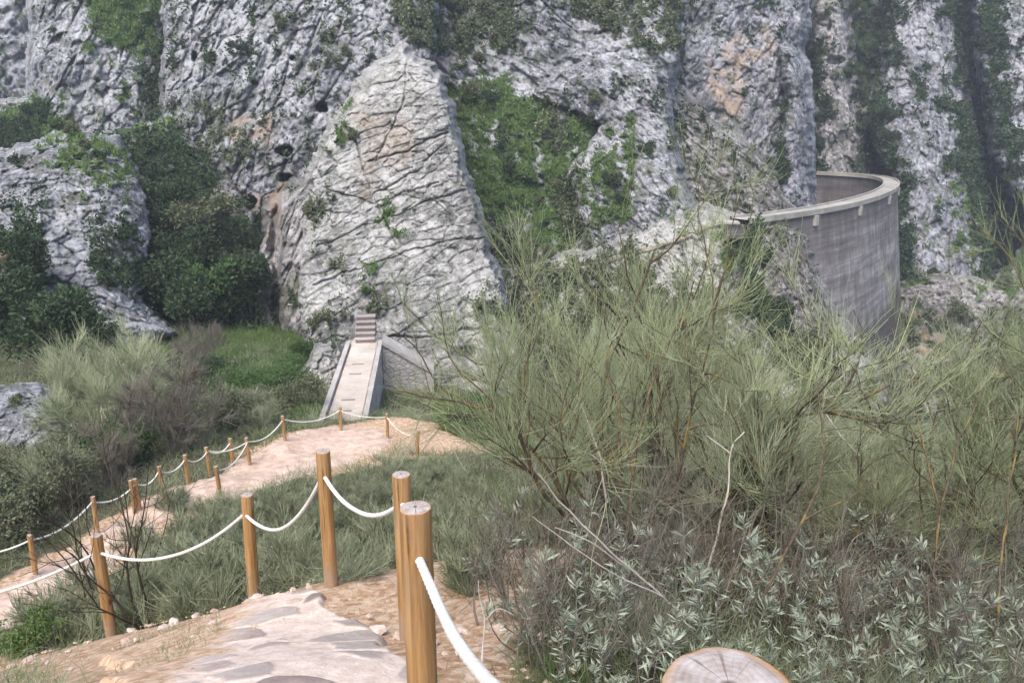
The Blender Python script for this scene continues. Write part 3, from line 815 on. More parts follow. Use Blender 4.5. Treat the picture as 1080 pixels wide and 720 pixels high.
# the right-hand fins of steep rock
cliff('stained_fin', [(690, -170), (842, -170), (848, 20), (836, 100), (815, 200), (770, 210), (742, 160), (716, 100), (700, 40)], 116, dx=0.02, dy=-0.05, c=(780, 100), mat='rock_right', step=1.2, edge=(6, 18), amp=1.4, block=1.73, crack=0.53, bed=(R(60), 2.4),
      stain=[([(742, 66), (775, 40), (812, 25), (818, 50), (790, 80), (782, 128), (760, 125), (748, 100)], 0.75)], veg=[([(690, -170), (740, -170), (725, 40), (700, 60)], 0.7, S), ([(770, -170), (842, -170), (830, 0), (780, 5)], 0.45, S)], vegnoise=0.12)
cliff('dark_crag', [(688, 100), (720, 92), (752, 130), (790, 160), (815, 190), (850, 235), (840, 300), (790, 260), (760, 235), (712, 215)], 101, dx=0.01, dy=-0.06, c=(760, 180), mat='rock_dark', step=1.2, edge=(4, 14), amp=1.2, block=1.44, crack=0.46, bed=(R(-40), 2.0), vegnoise=0.18)
cliff('narrow_fin', [(822, 48), (836, 50), (848, 66), (850, 150), (856, 222), (812, 230), (818, 180), (830, 110)], 108, dx=0.05, dy=-0.05, c=(835, 130), mat='rock_right', step=1.1, edge=(6, 9), amp=0.9, block=1.30, crack=0.46, bed=(R(80), 2.4), veg=[([(815, 90), (832, 90), (826, 230), (808, 230)], 0.6, S)], vegnoise=0.0)
cliff('behind_dam_fin', [(858, -160), (882, -160), (892, 40), (896, 90), (905, 140), (912, 200), (858, 205), (856, 100), (862, 40)], 139, dx=0.03, dy=-0.05, c=(880, 90), mat='rock_dark', step=1.3, edge=(7, 10), amp=1.2, block=1.73, crack=0.53, bed=(R(80), 2.2), veg=[([(850, 30), (874, 30), (870, 210), (850, 210)], 0.85, S), ([(884, -160), (905, -160), (918, 200), (900, 200)], 0.6, S), ([(850, -160), (890, -160), (890, 20), (850, 30)], 0.6, O)], pits=[(883, 64, 9, 4, 5)], vegnoise=0.1)
cliff('tall_fin', [(936, -160), (990, -160), (1002, 20), (1018, 100), (1032, 190), (1046, 290), (1060, 345), (985, 345), (948, 300), (946, 200), (916, 130), (938, 60), (945, 0)], 138, dx=0.03, dy=-0.08, c=(980, 120), mat='rock_right', step=1.2, edge=(8, 16), amp=1.4, block=1.73, crack=0.56, bed=(R(66), 2.6),
      veg=[([(1000, 190), (1050, 190), (1060, 300), (1030, 300)], 0.6, G), ([(983, -160), (1010, -160), (1046, 190), (1066, 345), (1040, 345), (1014, 190)], 0.85, S), ([(925, -160), (948, -160), (950, 60), (934, 130), (960, 200), (970, 300), (935, 300), (900, 130)], 0.75, S), ([(960, 60), (985, 80), (985, 130), (955, 120)], 0.5, S), ([(940, 230), (975, 240), (975, 330), (940, 330)], 0.6, G)], vegnoise=0.12)
cliff('edge_fin', [(1034, -160), (1340, -160), (1340, 260), (1100, 250), (1072, 215), (1052, 170), (1040, 80), (1030, 20)], 134, dx=-0.03, dy=-0.08, c=(1060, 120), mat='rock_right', step=1.4, edge=(8, 14), amp=1.6, block=1.87, crack=0.56, bed=(R(68), 2.6), veg=[([(1020, -160), (1056, -160), (1064, 100), (1092, 225), (1040, 235)], 0.8, S), ([(1040, 180), (1110, 180), (1110, 300), (1040, 300)], 0.6, G), ([(1060, 100), (1090, 110), (1090, 160), (1060, 150)], 0.5, S)], vegnoise=0.1)
cliff('gorge_side', [(950, 300), (985, 290), (1050, 300), (1100, 250), (1340, 260), (1340, 560), (930, 560), (940, 380)], 112, dx=-0.05, dy=-0.09, c=(1020, 360), mat='rock_dark', step=1.6, edge=(5, 20), amp=1.6, block=1.58, crack=0.46,
      veg=[([(940, 210), (975, 220), (975, 300), (940, 310)], 0.8, G), ([(1040, 240), (1100, 240), (1100, 310), (1040, 310)], 0.8, G), ([(930, 320), (1340, 330), (1340, 560), (930, 560)], 0.55, O)],
      stain=[([(1040, 385), (1090, 380), (1340, 400), (1340, 500), (1050, 480)], 1.0), ([(960, 330), (1010, 330), (1010, 390), (965, 380)], 0.6)], vegnoise=0.1)

# scrub and grass growing on the cliffs: leaf clumps standing on the rock
rng = np.random.default_rng(11)
bins = {0: [], 1: [], 2: []}
for (V, kd, vg, D, sc_, n1) in ALL_VEG:
    for kind in (0, 1, 2):
        m = kd == kind
        nV = m.sum()
        if nV < 10: continue
        want = int(nV * sc_ * (0.42 if kind != 1 else 0.5))
        pick = rng.choice(np.nonzero(m)[0], want)
        bins[kind].append((V[pick], D[pick], n1[pick]))
for kind, nm, mt in ((0, 'cliff_scrub', 'leaf_dark'), (1, 'cliff_grass', 'leaf_grass'), (2, 'cliff_heath', 'leaf_olive')):
    P = np.concatenate([b[0] for b in bins[kind]]); D = np.concatenate([b[1] for b in bins[kind]]); n1 = np.concatenate([b[2] for b in bins[kind]])
    clump = fbm(P / 2.2, 2)
    rep = 3
    P = np.repeat(P, rep, 0); D = np.repeat(D, rep); cl = np.repeat(clump, rep)
    n = len(P)
    sz = D / 800.0
    hgt = (np.clip(0.5 + 2.2 * cl, 0.05, 1.6) if kind != 1 else np.clip(0.25 + 0.6 * cl, 0.05, 0.6))
    P = P + rng.normal(size=(n, 3)) * (sz * 1.5)[:, None]
    P[:, 2] += hgt * rng.random(n) * (1.5 if kind != 1 else 0.7)
    P[:, 1] -= hgt * rng.random(n) * 0.6
    if kind == 1:
        d = unit(rng.normal(size=(n, 3)) * 0.6 + np.array([0, -0.3, 1.0])); v, f = leaves(P, d, sz * rng.uniform(2.0, 4.5, n), sz * rng.uniform(1.0, 2.0, n), rng)
    else:
        d = unit(rng.normal(size=(n, 3)) + np.array([0, -0.2, 0.5])); v, f = leaves(P, d, sz * rng.uniform(2.5, 5.5, n), sz * rng.uniform(1.6, 3.4, n), rng)
    rnd = np.clip(0.45 + 0.5 * cl + rng.normal(size=n) * 0.2, 0, 1)
    tag(mesh_np(nm, v, f, M[mt], attrs={'rnd': np.repeat(rnd, 4)}, smooth=False), kind='stuff')

# single bushes rooted in the cliffs
CB = []
for i, (mt, nl) in enumerate((('leaf_dark', 1500), ('leaf_olive', 1300), ('leaf_mid', 1400))):
    r = np.random.default_rng(90 + i); lob = r.normal(size=(7, 3)) * [0.45, 0.45, 0.22] + [0, 0, 0.45]
    q = unit(r.normal(size=(nl, 3))) * (r.random(nl) ** 0.45)[:, None]; li = r.integers(0, 7, nl)
    P = lob[li] + q * r.uniform(0.25, 0.5, 7)[li][:, None]; P = P[P[:, 2] > -0.1]; m_ = len(P)
    c_ = fbm(P / 0.35 + i, 2)
    v, f = leaves(P, unit(r.normal(size=(m_, 3)) + [0, 0, 0.4]), r.uniform(0.10, 0.24, m_), r.uniform(0.07, 0.14, m_), r)
    CB.append((v, f, np.repeat(np.clip(0.45 + 0.8 * c_ + r.normal(size=m_) * 0.18, 0, 1), 4), M[mt]))
protoB = [None] * 3
VB = np.concatenate([q[0] for q in ALL_VEG]); VG = np.concatenate([q[2] for q in ALL_VEG]); VK = np.concatenate([q[1] for q in ALL_VEG])
VD = np.linalg.norm(VB, axis=1)
ppx = CX + FPX * VB[:, 0] / (VB[:, 1] * cp - VB[:, 2] * sp); ppy = CY - FPX * (VB[:, 1] * sp + VB[:, 2] * cp) / (VB[:, 1] * cp - VB[:, 2] * sp)
ok = np.nonzero((ppx > -30) & (ppx < 1110) & (ppy > -40) & (ppy < 440))[0]
for i, j in enumerate(rng.choice(ok, 285)):
    kd = int(VK[j]); k = 0 if kd == 0 else (1 if kd == 2 else int(rng.integers(0, 3)))
    sz = float(np.clip(VD[j] / 75, 0.5, 1.9) * rng.uniform(0.45, 1.25))
    if protoB[k] is None:
        v, f, rn, mt = CB[k]
        o = mesh_np('cliff_bush', v, f, mt, attrs={'rnd': rn}, smooth=False); protoB[k] = o
        o.location = VB[j]; o.scale = (sz,) * 3
    else:
        o = dup(protoB[k], VB[j], rng.uniform(0, 6.28), (sz, sz, sz * rng.uniform(0.7, 1.3)))
    tag(o, ['small dark green bush rooted in a cliff crevice', 'small olive bush rooted in a cliff crevice', 'small fresh green bush rooted in the cliff grass'][k], 'bush', ['dark bushes rooted in the cliffs', 'olive bushes rooted in the cliffs', 'green bushes rooted in the cliffs'][k])

# contour path cut across the right-hand slope
cpts = [(540, 291), (570, 288), (600, 285), (632, 277), (660, 269), (690, 261), (720, 251), (745, 240), (772, 232)]
cl = resample(cpts, 60)
Dp = surf('right_slope', cl[:, 0], cl[:, 1] + 1)
Dp = np.convolve(np.concatenate([np.full(4, Dp[0]), Dp, np.full(4, Dp[-1])]), np.ones(9) / 9, 'valid') - 0.45
A_ = pt(cl[:, 0], cl[:, 1], Dp)
out = A_ + np.array([0, -0.35, -0.03]); inn = A_ + np.array([0, 2.2, 0.05])
j1 = fbm(A_ / 1.2, 3)[:, None] * np.array([[0, 0.5, 0.06]])
low = out + np.array([0, 0.6, -0.5])
V = np.stack([inn, A_, out + j1, low + j1], 1); n = len(A_)
idx = np.arange(n * 4).reshape(n, 4)
F = np.concatenate([np.stack([idx[:-1, k], idx[1:, k], idx[1:, k + 1], idx[:-1, k + 1]], -1) for k in range(3)])
tag(mesh_np('contour_path', V.reshape(-1, 3), F, M['track'], attrs={'dirt': np.full(n * 4, 0.30)}), kind='structure')

# ------------------------------------------------------------------ arch dam
HC = 8.0


def onz(px, py, z):
    r = pt(px, py, 1.0); return r * (z / r[2])


crest_px = [(780, 231), (815, 227), (850, 222), (880, 217), (905, 211), (927, 204), (940, 197), (940, 190), (925, 186), (900, 184), (875, 182.5), (857, 182)]
cr = np.array([onz(a, b, -HC)[:2] for a, b in crest_px])
# best circle through the visible crest
Am = np.column_stack([2 * cr, np.ones(len(cr))]); sol = np.linalg.lstsq(Am, (cr ** 2).sum(1), rcond=None)[0]
dc = sol[:2]; dr = math.sqrt(sol[2] + dc @ dc)
print('dam circle', dc, dr, cr[0], cr[-1])
DAM_LINE = resample(cr, 120)
kern = np.ones(17) / 17
pad = np.vstack([np.repeat(DAM_LINE[:1], 8, 0) - (np.arange(8, 0, -1)[:, None]) * (DAM_LINE[1] - DAM_LINE[0]), DAM_LINE, np.repeat(DAM_LINE[-1:], 8, 0) + np.arange(1, 9)[:, None] * (DAM_LINE[-1] - DAM_LINE[-2])])
DAM_LINE = np.column_stack([np.convolve(pad[:, k], kern, 'valid') for k in range(2)])
Tn = unit(np.gradient(DAM_LINE, axis=0)); Nn = np.stack([Tn[:, 1], -Tn[:, 0]], -1)     # outward (downstream, to the right)


def sweep(profile, line, nrm):
    """profile: (offset, z) loop swept along the curved line, with end caps"""
    K = len(profile); n = len(line)
    V = np.array([[(*(line[i] + nrm[i] * o), z) for (o, z) in profile] for i in range(n)]).reshape(-1, 3)
    idx = np.arange(n * K).reshape(n, K)
    F = np.concatenate([np.stack([idx[:-1, k], idx[:-1, (k + 1) % K], idx[1:, (k + 1) % K], idx[1:, k]], -1) for k in range(K)])
    return V, F


dam = empty('arch_dam', (*DAM_LINE[60], -40.0))
tag(dam, 'tall curved grey concrete dam with a pale crest closing the gorge on the right', 'dam')
ol = np.array([*DAM_LINE[60], -40.0])
zs = np.linspace(-42, -HC - 0.32, 40)
prof = [(0.75 + 0.15 * (-HC - z), z) for z in zs] + [(-0.75, z) for z in zs[::-1]]
v, f = sweep(prof, DAM_LINE, Nn); mesh_np('wall', v - ol, f, M['dam'], dam, smooth=False)
v, f = sweep([(1.05, -HC - 0.32), (1.05, -HC), (-1.05, -HC), (-1.05, -HC - 0.32)], DAM_LINE, Nn); mesh_np('crest', v - ol, f, M['crest'], dam, smooth=False)
for sgn in (1, -1):
    v, f = sweep([(sgn * 0.95 + 0.09, -HC), (sgn * 0.95 + 0.09, -HC + 0.18), (sgn * 0.95 - 0.09, -HC + 0.18), (sgn * 0.95 - 0.09, -HC)], DAM_LINE, Nn)
    mesh_np('kerb', v - ol, f, M['crest'], dam, smooth=False)
for i in (22, 40, 56, 68):
    m = MB(); a = math.atan2(Tn[i][1], Tn[i][0]); c = DAM_LINE[i] + Nn[i] * 1.0
    m.box((c[0] - ol[0], c[1] - ol[1], -HC - 0.89 - ol[2]), (0.7, 0.35, 1.0), a); m.build('corbel', M['crest'], dam, bevel=0.04)
# low approach road wall carrying the path on to the crest
e0 = onz(766, 232, -HC - 0.1); e1 = cr[0]; d_ = (e1 - e0[:2]); L = float(np.linalg.norm(d_)); a = math.atan2(d_[1], d_[0])
ab = empty('approach_wall', (e0[0], e0[1], -14), a)
tag(ab, 'low grey approach wall carrying the path on to the near end of the dam', 'wall')
m = MB(); m.box((L / 2 + 0.25, 0.1, 5.0), (L + 0.5, 1.44, 1.1)); m.build('body', M['dam'], ab, bevel=0.05)
m = MB(); m.box((L / 2 - 0.15, 0.1, 5.72), (L + 0.2, 2.0, 0.22)); m.build('coping', M['crest'], ab, bevel=0.04)

# ------------------------------------------------------------------ masonry walkway wall with wing
WZ = -11.95
ws = onz(362, 445, WZ); we = onz(384, 364, WZ)
wd = unit((we - ws)[:2]); wn_ = np.array([wd[1], -wd[0]]); wl = float(np.linalg.norm((we - ws)[:2])); wa = math.atan2(wd[1], wd[0])
org = np.array([*ws[:2], WZ - 5.0])
ww = empty('walkway_wall', org)
tag(ww, 'rubble masonry wall with a pale sandy walkway leading to the slab', 'wall')


def wbox(a0, a1, s0, s1, z0, z1, name, mat, parent, bevel=0.03, o0=org):
    m = MB(); ca, cs = (a0 + a1) / 2, (s0 + s1) / 2
    c = ws[:2] + wd * ca + wn_ * cs
    m.box((c[0] - o0[0], c[1] - o0[1], (z0 + z1) / 2 - o0[2]), (a1 - a0, abs(s1 - s0), z1 - z0), wa)
    return m.build(name, mat, parent, bevel=bevel)


HWID = 0.98
wbox(-1.5, wl + 1.5, -HWID, HWID, WZ - 9, WZ - 0.1, 'wall_body', M['masonry'], ww)
wbox(-1.5, wl + 1.5, -HWID + 0.26, HWID - 0.26, WZ - 0.097, WZ, 'deck', M['deck'], ww)
for s in (-1, 1):
    a0, a1 = -1.5, wl + 0.4
    wbox(a0, a1, s * (HWID - 0.20), s * (HWID + 0.03), WZ - 0.094, WZ + 0.16, 'kerb', M['coping'], ww)
for a_ in (1.2, 2.6, 6.3, 7.9):   # little cross slots in the deck
    wbox(a_, a_ + 0.16, -0.35, 0.25, WZ - 0.05, WZ + 0.012, 'drain_slot', M['step_riser'], ww, 0.0)
# wing wall sloping down to the right from the far end
wing = MB()
A0 = we[:2] + wn_ * (HWID + 0.032) - wd * 0.3
W_ = 2.75
ang = 0.08
wdir = unit(np.array([wn_[0] * cos(ang) + wd[0] * sin(ang), wn_[1] * cos(ang) + wd[1] * sin(ang)]))
th = wd * 1.3


def P3(xy, z): return (xy[0] - org[0], xy[1] - org[1], z - org[2])


def prism(m, a, b, t, za, zb, zl):
    m.add([P3(a, zl), P3(b, zl), P3(b + t, zl), P3(a + t, zl), P3(a, za), P3(b, zb), P3(b + t, zb), P3(a + t, za)],
          [(3, 2, 1, 0), (4, 5, 6, 7), (0, 1, 5, 4), (1, 2, 6, 5), (2, 3, 7, 6), (3, 0, 4, 7)])


B0 = A0 + wdir * W_
zA, zB = WZ + 0.1, WZ - 1.75
prism(wing, A0, B0, th, zA, zB, WZ - 9)
wing.build('wing_wall', M['masonry'], ww, bevel=0.03)
cop = MB()
q0, q1 = A0 - wd * 0.12, B0 - wd * 0.12 + wdir * 0.12
cop.add([P3(q0, zA + 0.003), P3(q1, zB - 0.077), P3(q1 + th * 1.2, zB - 0.077), P3(q0 + th * 1.2, zA + 0.003), P3(q0, zA + 0.22), P3(q1, zB + 0.14), P3(q1 + th * 1.2, zB + 0.14), P3(q0 + th * 1.2, zA + 0.22)],
        [(3, 2, 1, 0), (4, 5, 6, 7), (0, 1, 5, 4), (1, 2, 6, 5), (2, 3, 7, 6), (3, 0, 4, 7)])
cop.build('coping', M['coping'], ww, bevel=0.03)
qn = MB(); c0 = B0 - wdir * 0.32 - wd * 0.05
prism(qn, c0, c0 + wdir * 0.40, wd * 0.5, zB + 0.12, zB - 0.08, WZ - 9); qn.build('quoin', M['coping'], ww, bevel=0.03)

# steps at the far end climbing to the slab
so = np.array([*(ws[:2] + wd * wl), WZ])
st = empty('stone_steps', so)
tag(st, 'short flight of reddish stone steps at the far end of the walkway', 'steps')
for k in range(5):
    a0 = wl + 0.45 + 0.32 * k
    wbox(a0, wl + 2.6, -0.50, 0.54, WZ + 0.25 * k + (0.0 if k else 0.003), WZ + 0.25 * (k + 1) - 0.07, 'riser', M['step_riser'], st, 0.01, so)
    wbox(a0 - 0.05, a0 + 0.42, -0.54, 0.58, WZ + 0.25 * (k + 1) - 0.068, WZ + 0.25 * (k + 1) - 0.004, 'tread', M['step_tread'], st, 0.01, so)

def roughen(o, cell, amp_):
    for md in list(o.modifiers): o.modifiers.remove(md)
    bm = bmesh.new(); bm.from_mesh(o.data); bmesh.ops.remove_doubles(bm, verts=bm.verts, dist=1e-4)
    for _ in range(6):
        ed = [e for e in bm.edges if e.calc_length() > cell * 1.5]
        if not ed: break
        bmesh.ops.subdivide_edges(bm, edges=ed, cuts=1, use_grid_fill=True)
    bmesh.ops.triangulate(bm, faces=bm.faces)
    bm.verts.ensure_lookup_table(); P = np.array([v.co for v in bm.verts]); bm.normal_update()
    d = fbm(P / 0.9 + 5, 3) * 0.6 + fbm(P / 0.25, 2) * 0.5
    for v, q in zip(bm.verts, d): v.co += v.normal * float(q * amp_)
    bm.to_mesh(o.data); bm.free()


for ch in ww.children:
    nm = ch.name.split('.')[0]
    if nm in ('wall_body', 'wing_wall'): roughen(ch, 0.35, 0.07)
    elif nm in ('kerb', 'coping', 'quoin'): roughen(ch, 0.2, 0.05)
for ch in st.children: roughen(ch, 0.2, 0.03)

# ------------------------------------------------------------------ fence posts and ropes
PH, PR = 1.06, 0.05


def post_parts(parent, seed, R_=PR, h=PH, seg=28, sink=0.35):
    r = np.random.default_rng(seed)
    zs = [-sink, 0.0, 0.3, 0.6, 0.85, h - 0.012, h - 0.004]
    rad = [R_ * 1.03, R_ * 1.02, R_ * 1.01, R_, R_ * 0.995, R_ * 0.99, R_ * 0.955]
    an = np.arange(seg) * 2 * pi / seg
    wob = 1 + 0.02 * np.sin(2 * an + r.uniform(0, 6)) + 0.012 * np.sin(5 * an + r.uniform(0, 6))
    V = np.array([[(cos(t) * q * w, sin(t) * q * w, z) for t, w in zip(an, wob)] for z, q in zip(zs, rad)]).reshape(-1, 3)
    idx = np.arange(len(zs) * seg).reshape(len(zs), seg)
    a = idx[:-1]; b = np.roll(a, -1, 1); d = idx[1:]; c_ = np.roll(d, -1, 1)
    mesh_np('shaft', V, np.stack([a, b, c_, d], -1).reshape(-1, 4), M['wood'], parent)
    # sawn top, a slightly uneven disc
    rings = [0.0, 0.35, 0.7, 1.0]
    vv = [(0, 0, h)]; ff = []
    for q in rings[1:]:
        for t, w in zip(an, wob):
            vv.append((cos(t) * q * R_ * 0.955 * w, sin(t) * q * R_ * 0.955 * w, h - (0.004 if q == 1.0 else 0.0) + r.normal() * 0.0006))
    for i in range(seg):
        j = (i + 1) % seg
        ff.append((0, 1 + i, 1 + j))
        for k in range(2):
            ff.append((1 + k * seg + i, 1 + (k + 1) * seg + i, 1 + (k + 1) * seg + j, 1 + k * seg + j))
    m = MB(); m.add(vv, ff); m.build('cut_top', M['end'], parent, smooth=True)


near_labels = [
    'round wooden post at the bottom edge, seen from above with cracked sawn top',
    'tall wooden post in the foreground with a thick white rope from its side',
    'wooden post mostly hidden behind the foreground post, only its pale top clear',
    'wooden post at the far corner of the stone paving, rope hanging to its right',
    'wooden post leaning slightly over the dark green shrubs left of the paving corner',
    'weathered wooden post beside the bare twiggy sapling at lower left',
]
POSTTOP = []
protos = []
for i, (x, y, z) in enumerate(POSTS_NEAR):
    zz = gz(x, y)
    e = empty('fence_post', (x, y, z), random.uniform(0, 6))
    post_parts(e, 20 + i)
    e.rotation_euler = (radians([0, 0, 0, 0.5, -1.0, -0.5][i]), radians([0, 0, 0, -0.5, -1.6, 0.5][i]), e.rotation_euler[2] if i != 0 else 0.6)
    tag(e, near_labels[i], 'post', 'wooden rope posts along the upper path')
    POSTTOP.append(np.array([x, y, z + PH - 0.17]))
    protos.append(e)

FAR = [  # pixel of the base, depth comes from the ground there
    ('far', -62, 622, 'left'), ('far', 38, 608, 'wooden post at far left beside the lower pink path'),
    ('far', 103, 562, 'lower path post hidden behind the bare sapling twigs'),
    ('far', 148, 541, 'thick double wooden post where the lower path bends'),
    ('far', 172, 527, 'slim lower path post just right of the double post'),
    ('far', 199, 513, 'lower path post at the upper end of the pale stone edging'),
    ('far', 222, 503, 'distant lower path post second before the green bank corner'),
    ('far', 246, 493, 'most distant post of the left rope row, small against dark shrubs'),
    ('near', 233, 526, 'lone wooden post on the inner side of the lower path bend'),
    ('near', 264, 492, 'wooden post where two white ropes meet above the path bend'),
    ('near', 301, 467, 'wooden post on the left edge of the pink knoll against green bank'),
    ('near', 360, 456, 'wooden post in front of the walkway start, nearest to its deck'),
    ('right', 409, 463, 'thin wooden post in front of the wing wall on the knoll'),
    ('right', 440, 484, 'small leaning wooden post at the right of the knoll by brown grass'),
]
HGT = {-62: 1.0, 38: 40, 103: 40, 148: 36, 172: 32, 199: 30, 222: 27, 246: 24, 233: 32, 264: 28, 301: 28, 360: 32, 409: 31, 440: 22}
rows = {'far': [], 'near': [], 'right': []}
for row, px, py, lab in FAR:
    g = gp(px, py)
    e = dup(protos[3], g, random.uniform(0, 6), (1.15, 1.15, 0.98), (radians(random.uniform(-2, 2)), radians(random.uniform(-2, 2))))
    if lab == 'left': lab = 'lower path post beyond the left edge'
    tag(e, lab, 'post', 'wooden rope posts along the lower path')
    if px == 440: e.rotation_euler = (0, radians(6), 1)
    rows[row].append(g + np.array([0, 0, 0.90]))
# second half of the doubled post
g = gp(143, 543)
e = dup(protos[2], g, 2.0, (1.1, 1.1, 0.99)); tag(e, 'left twin of the doubled post where the lower path bends', 'post', 'wooden rope posts along the lower path')


def rope(a, b, sag, rad, label, group, n=40, sides=12, twist=True):
    a, b = np.array(a, float), np.array(b, float)
    L = np.linalg.norm(b - a)
    t = np.linspace(0, 1, n)
    P = a[None] * (1 - t[:, None]) + b[None] * t[:, None]
    P[:, 2] -= sag * 4 * t * (1 - t)
    P[:, :2] += (0.012 * L) * np.sin(t * 7 + a[0] * 3)[:, None] * t[:, None] * (1 - t[:, None])
    T = unit(np.gradient(P, axis=0)); up = np.array([0, 0, 1.0]); n1 = unit(np.cross(T, up)); n2 = np.cross(n1, T)
    th = np.arange(sides) * 2 * pi / sides
    arc = t * L
    rr = rad * (1 + (0.06 if twist else 0) * np.cos(3 * (th[None] - arc[:, None] * 2 * pi / 0.12)))
    V = P[:, None] + rr[..., None] * (np.cos(th)[None, :, None] * n1[:, None] + np.sin(th)[None, :, None] * n2[:, None])
    idx = np.arange(n * sides).reshape(n, sides)
    aa = idx[:-1]; bb = np.roll(aa, -1, 1); dd = idx[1:]; cc = np.roll(dd, -1, 1)
    o = mesh_np('rope', V.reshape(-1, 3), np.stack([aa, bb, cc, dd], -1).reshape(-1, 4), M['rope'])
    return tag(o, label, 'rope', group)


g1 = 'white ropes of the upper path fence'
nl = ['thick white rope crossing the foreground down to the bottom edge', 'short white rope hidden between the two foreground posts', 'white rope sagging right of the corner post to the half hidden post', 'white rope sagging left from the corner post',
      'long white rope sagging over the dark shrubs to the weathered post', 'white rope running from the weathered post to the left edge']
ends = POSTTOP + [np.array([-6.6, 6.55, -5.45 + 0.85])]
sags = [0.12, 0.10, 0.16, 0.30, 0.22, 0.20]
for i in range(6):
    rope(ends[i], ends[i + 1], sags[i] * random.uniform(0.9, 1.15), 0.0135, nl[i], g1, 300 if i < 3 else 160, 18)
e = dup(protos[3], (-6.6, 6.55, gz(-6.6, 6.55)), 1.0); tag(e, 'upper path post beyond the left edge of the view', 'post', 'wooden rope posts along the upper path')
g2 = 'white ropes of the lower path fence'
fl = ['white rope at the far left edge along the lower path', 'white rope from the far left post up to the sapling twigs', 'white rope behind the sapling up to the doubled post', 'white rope just right of the doubled post', 'white rope above the pale stone edging, third span from the doubled post', 'white rope span ending over the green bank', 'last small rope span of the left row against dark shrubs']
R7 = rows['far']
for i in range(len(R7) - 1):
    rope(R7[i], R7[i + 1], 0.20, 0.021, fl[i], g2, 24, 8, False)
R8 = rows['near']
for i, lab in enumerate(['steep white rope sagging up from the lone inner post', 'white rope rising to the knoll edge post against the green bank', 'nearly level white rope left of the walkway start']):
    rope(R8[i], R8[i + 1], 0.25, 0.021, lab, g2, 24, 8, False)
R9 = rows['right']
rope(R8[3], R9[0], 0.12, 0.016, 'thin rope across the walkway start in front of the wing wall', g2, 24, 8, False)
rope(R9[0], R9[1], 0.25, 0.018, 'white rope dropping to the small leaning post on the knoll', g2, 24, 8, False)
rope(R7[6], R8[1], 0.15, 0.019, 'faint short rope joining the two rows near the green bank corner', g2, 24, 8, False)


# ------------------------------------------------------------------ shrubs
def broom(name, seed, h, ntw, spread=0.38, nst=9, twig='twig', bark='bark', twr=0.0019, twl=(0.10, 0.24), lift=0.10, droop=0.0, nsec=70, sec0=0.22, openness=0.30):
    r = np.random.default_rng(seed)
    root = empty(name)
    s0 = np.column_stack([r.normal(size=nst) * 0.10, r.normal(size=nst) * 0.10, np.full(nst, -0.15)])
    d0 = np.column_stack([r.normal(size=nst) * spread, r.normal(size=nst) * spread, np.ones(nst)])
    St = grow(r, s0, d0, h * r.uniform(0.5, 1.0, nst), 10, 0.14, 0.05)
    b, t = along(r, St, nsec, sec0, 1.0)
    Se = grow(r, b, t + r.normal(size=(nsec, 3)) * 0.6 + [0, 0, 0.2], h * r.uniform(0.12, 0.42, nsec), 7, 0.18, 0.06)
    nt = nsec * 4
    b, t = along(r, Se, nt, 0.2, 1.0)
    Te = grow(r, b, t + r.normal(size=(nt, 3)) * 0.55 + [0, 0, 0.2], h * r.uniform(0.06, 0.20, nt), 5, 0.16, 0.04)
    Rs = np.linspace(1, 0.3, 10)[None] * (0.0088 * h * r.uniform(0.6, 1.2, nst))[:, None]
    Re = np.linspace(1, 0.4, 7)[None] * (0.0028 * h * r.uniform(0.7, 1.3, nsec))[:, None]
    Rt = np.linspace(1, 0.6, 5)[None] * (0.0011 * h * r.uniform(0.7, 1.3, nt))[:, None]
    v, f = join([tubes(St, Rs, 6), tubes(Se, Re, 4), tubes(Te, Rt, 3)])
    mesh_np('stems', v, f, M[bark], root)
    ib = r.integers(0, nt, ntw); tb = r.uniform(0.1, 1.0, ntw) * 4; kb = np.minimum(tb.astype(int), 3); fb = (tb - kb)[:, None]
    b = Te[ib, kb] * (1 - fb) + Te[ib, kb + 1] * fb; t = unit(Te[ib, kb + 1] - Te[ib, kb])
    btone = r.normal(size=nt)[ib] * 0.22
    Tw = grow(r, b, t * 0.8 + r.normal(size=(ntw, 3)) * openness + [0, 0, 0.35], h * r.uniform(twl[0], twl[1], ntw), 5, 0.10, lift)
    if droop:
        dist = np.hypot(Tw[..., 0], Tw[..., 1])
        Tw[..., 2] -= droop * (np.linspace(0, 1, 5) ** 2)[None] * dist
    sc_ = np.linspace(1, 0.55, 5)[None] * (twr * r.uniform(0.7, 1.3, ntw))[:, None]
    v, f = tubes(Tw, sc_, 3)
    rn = np.clip(0.5 + btone + r.normal(size=ntw) * 0.18, 0, 1)
    mesh_np('twigs', v, f, M[twig], root, attrs={'rnd': np.repeat(rn, 15)})
    return root


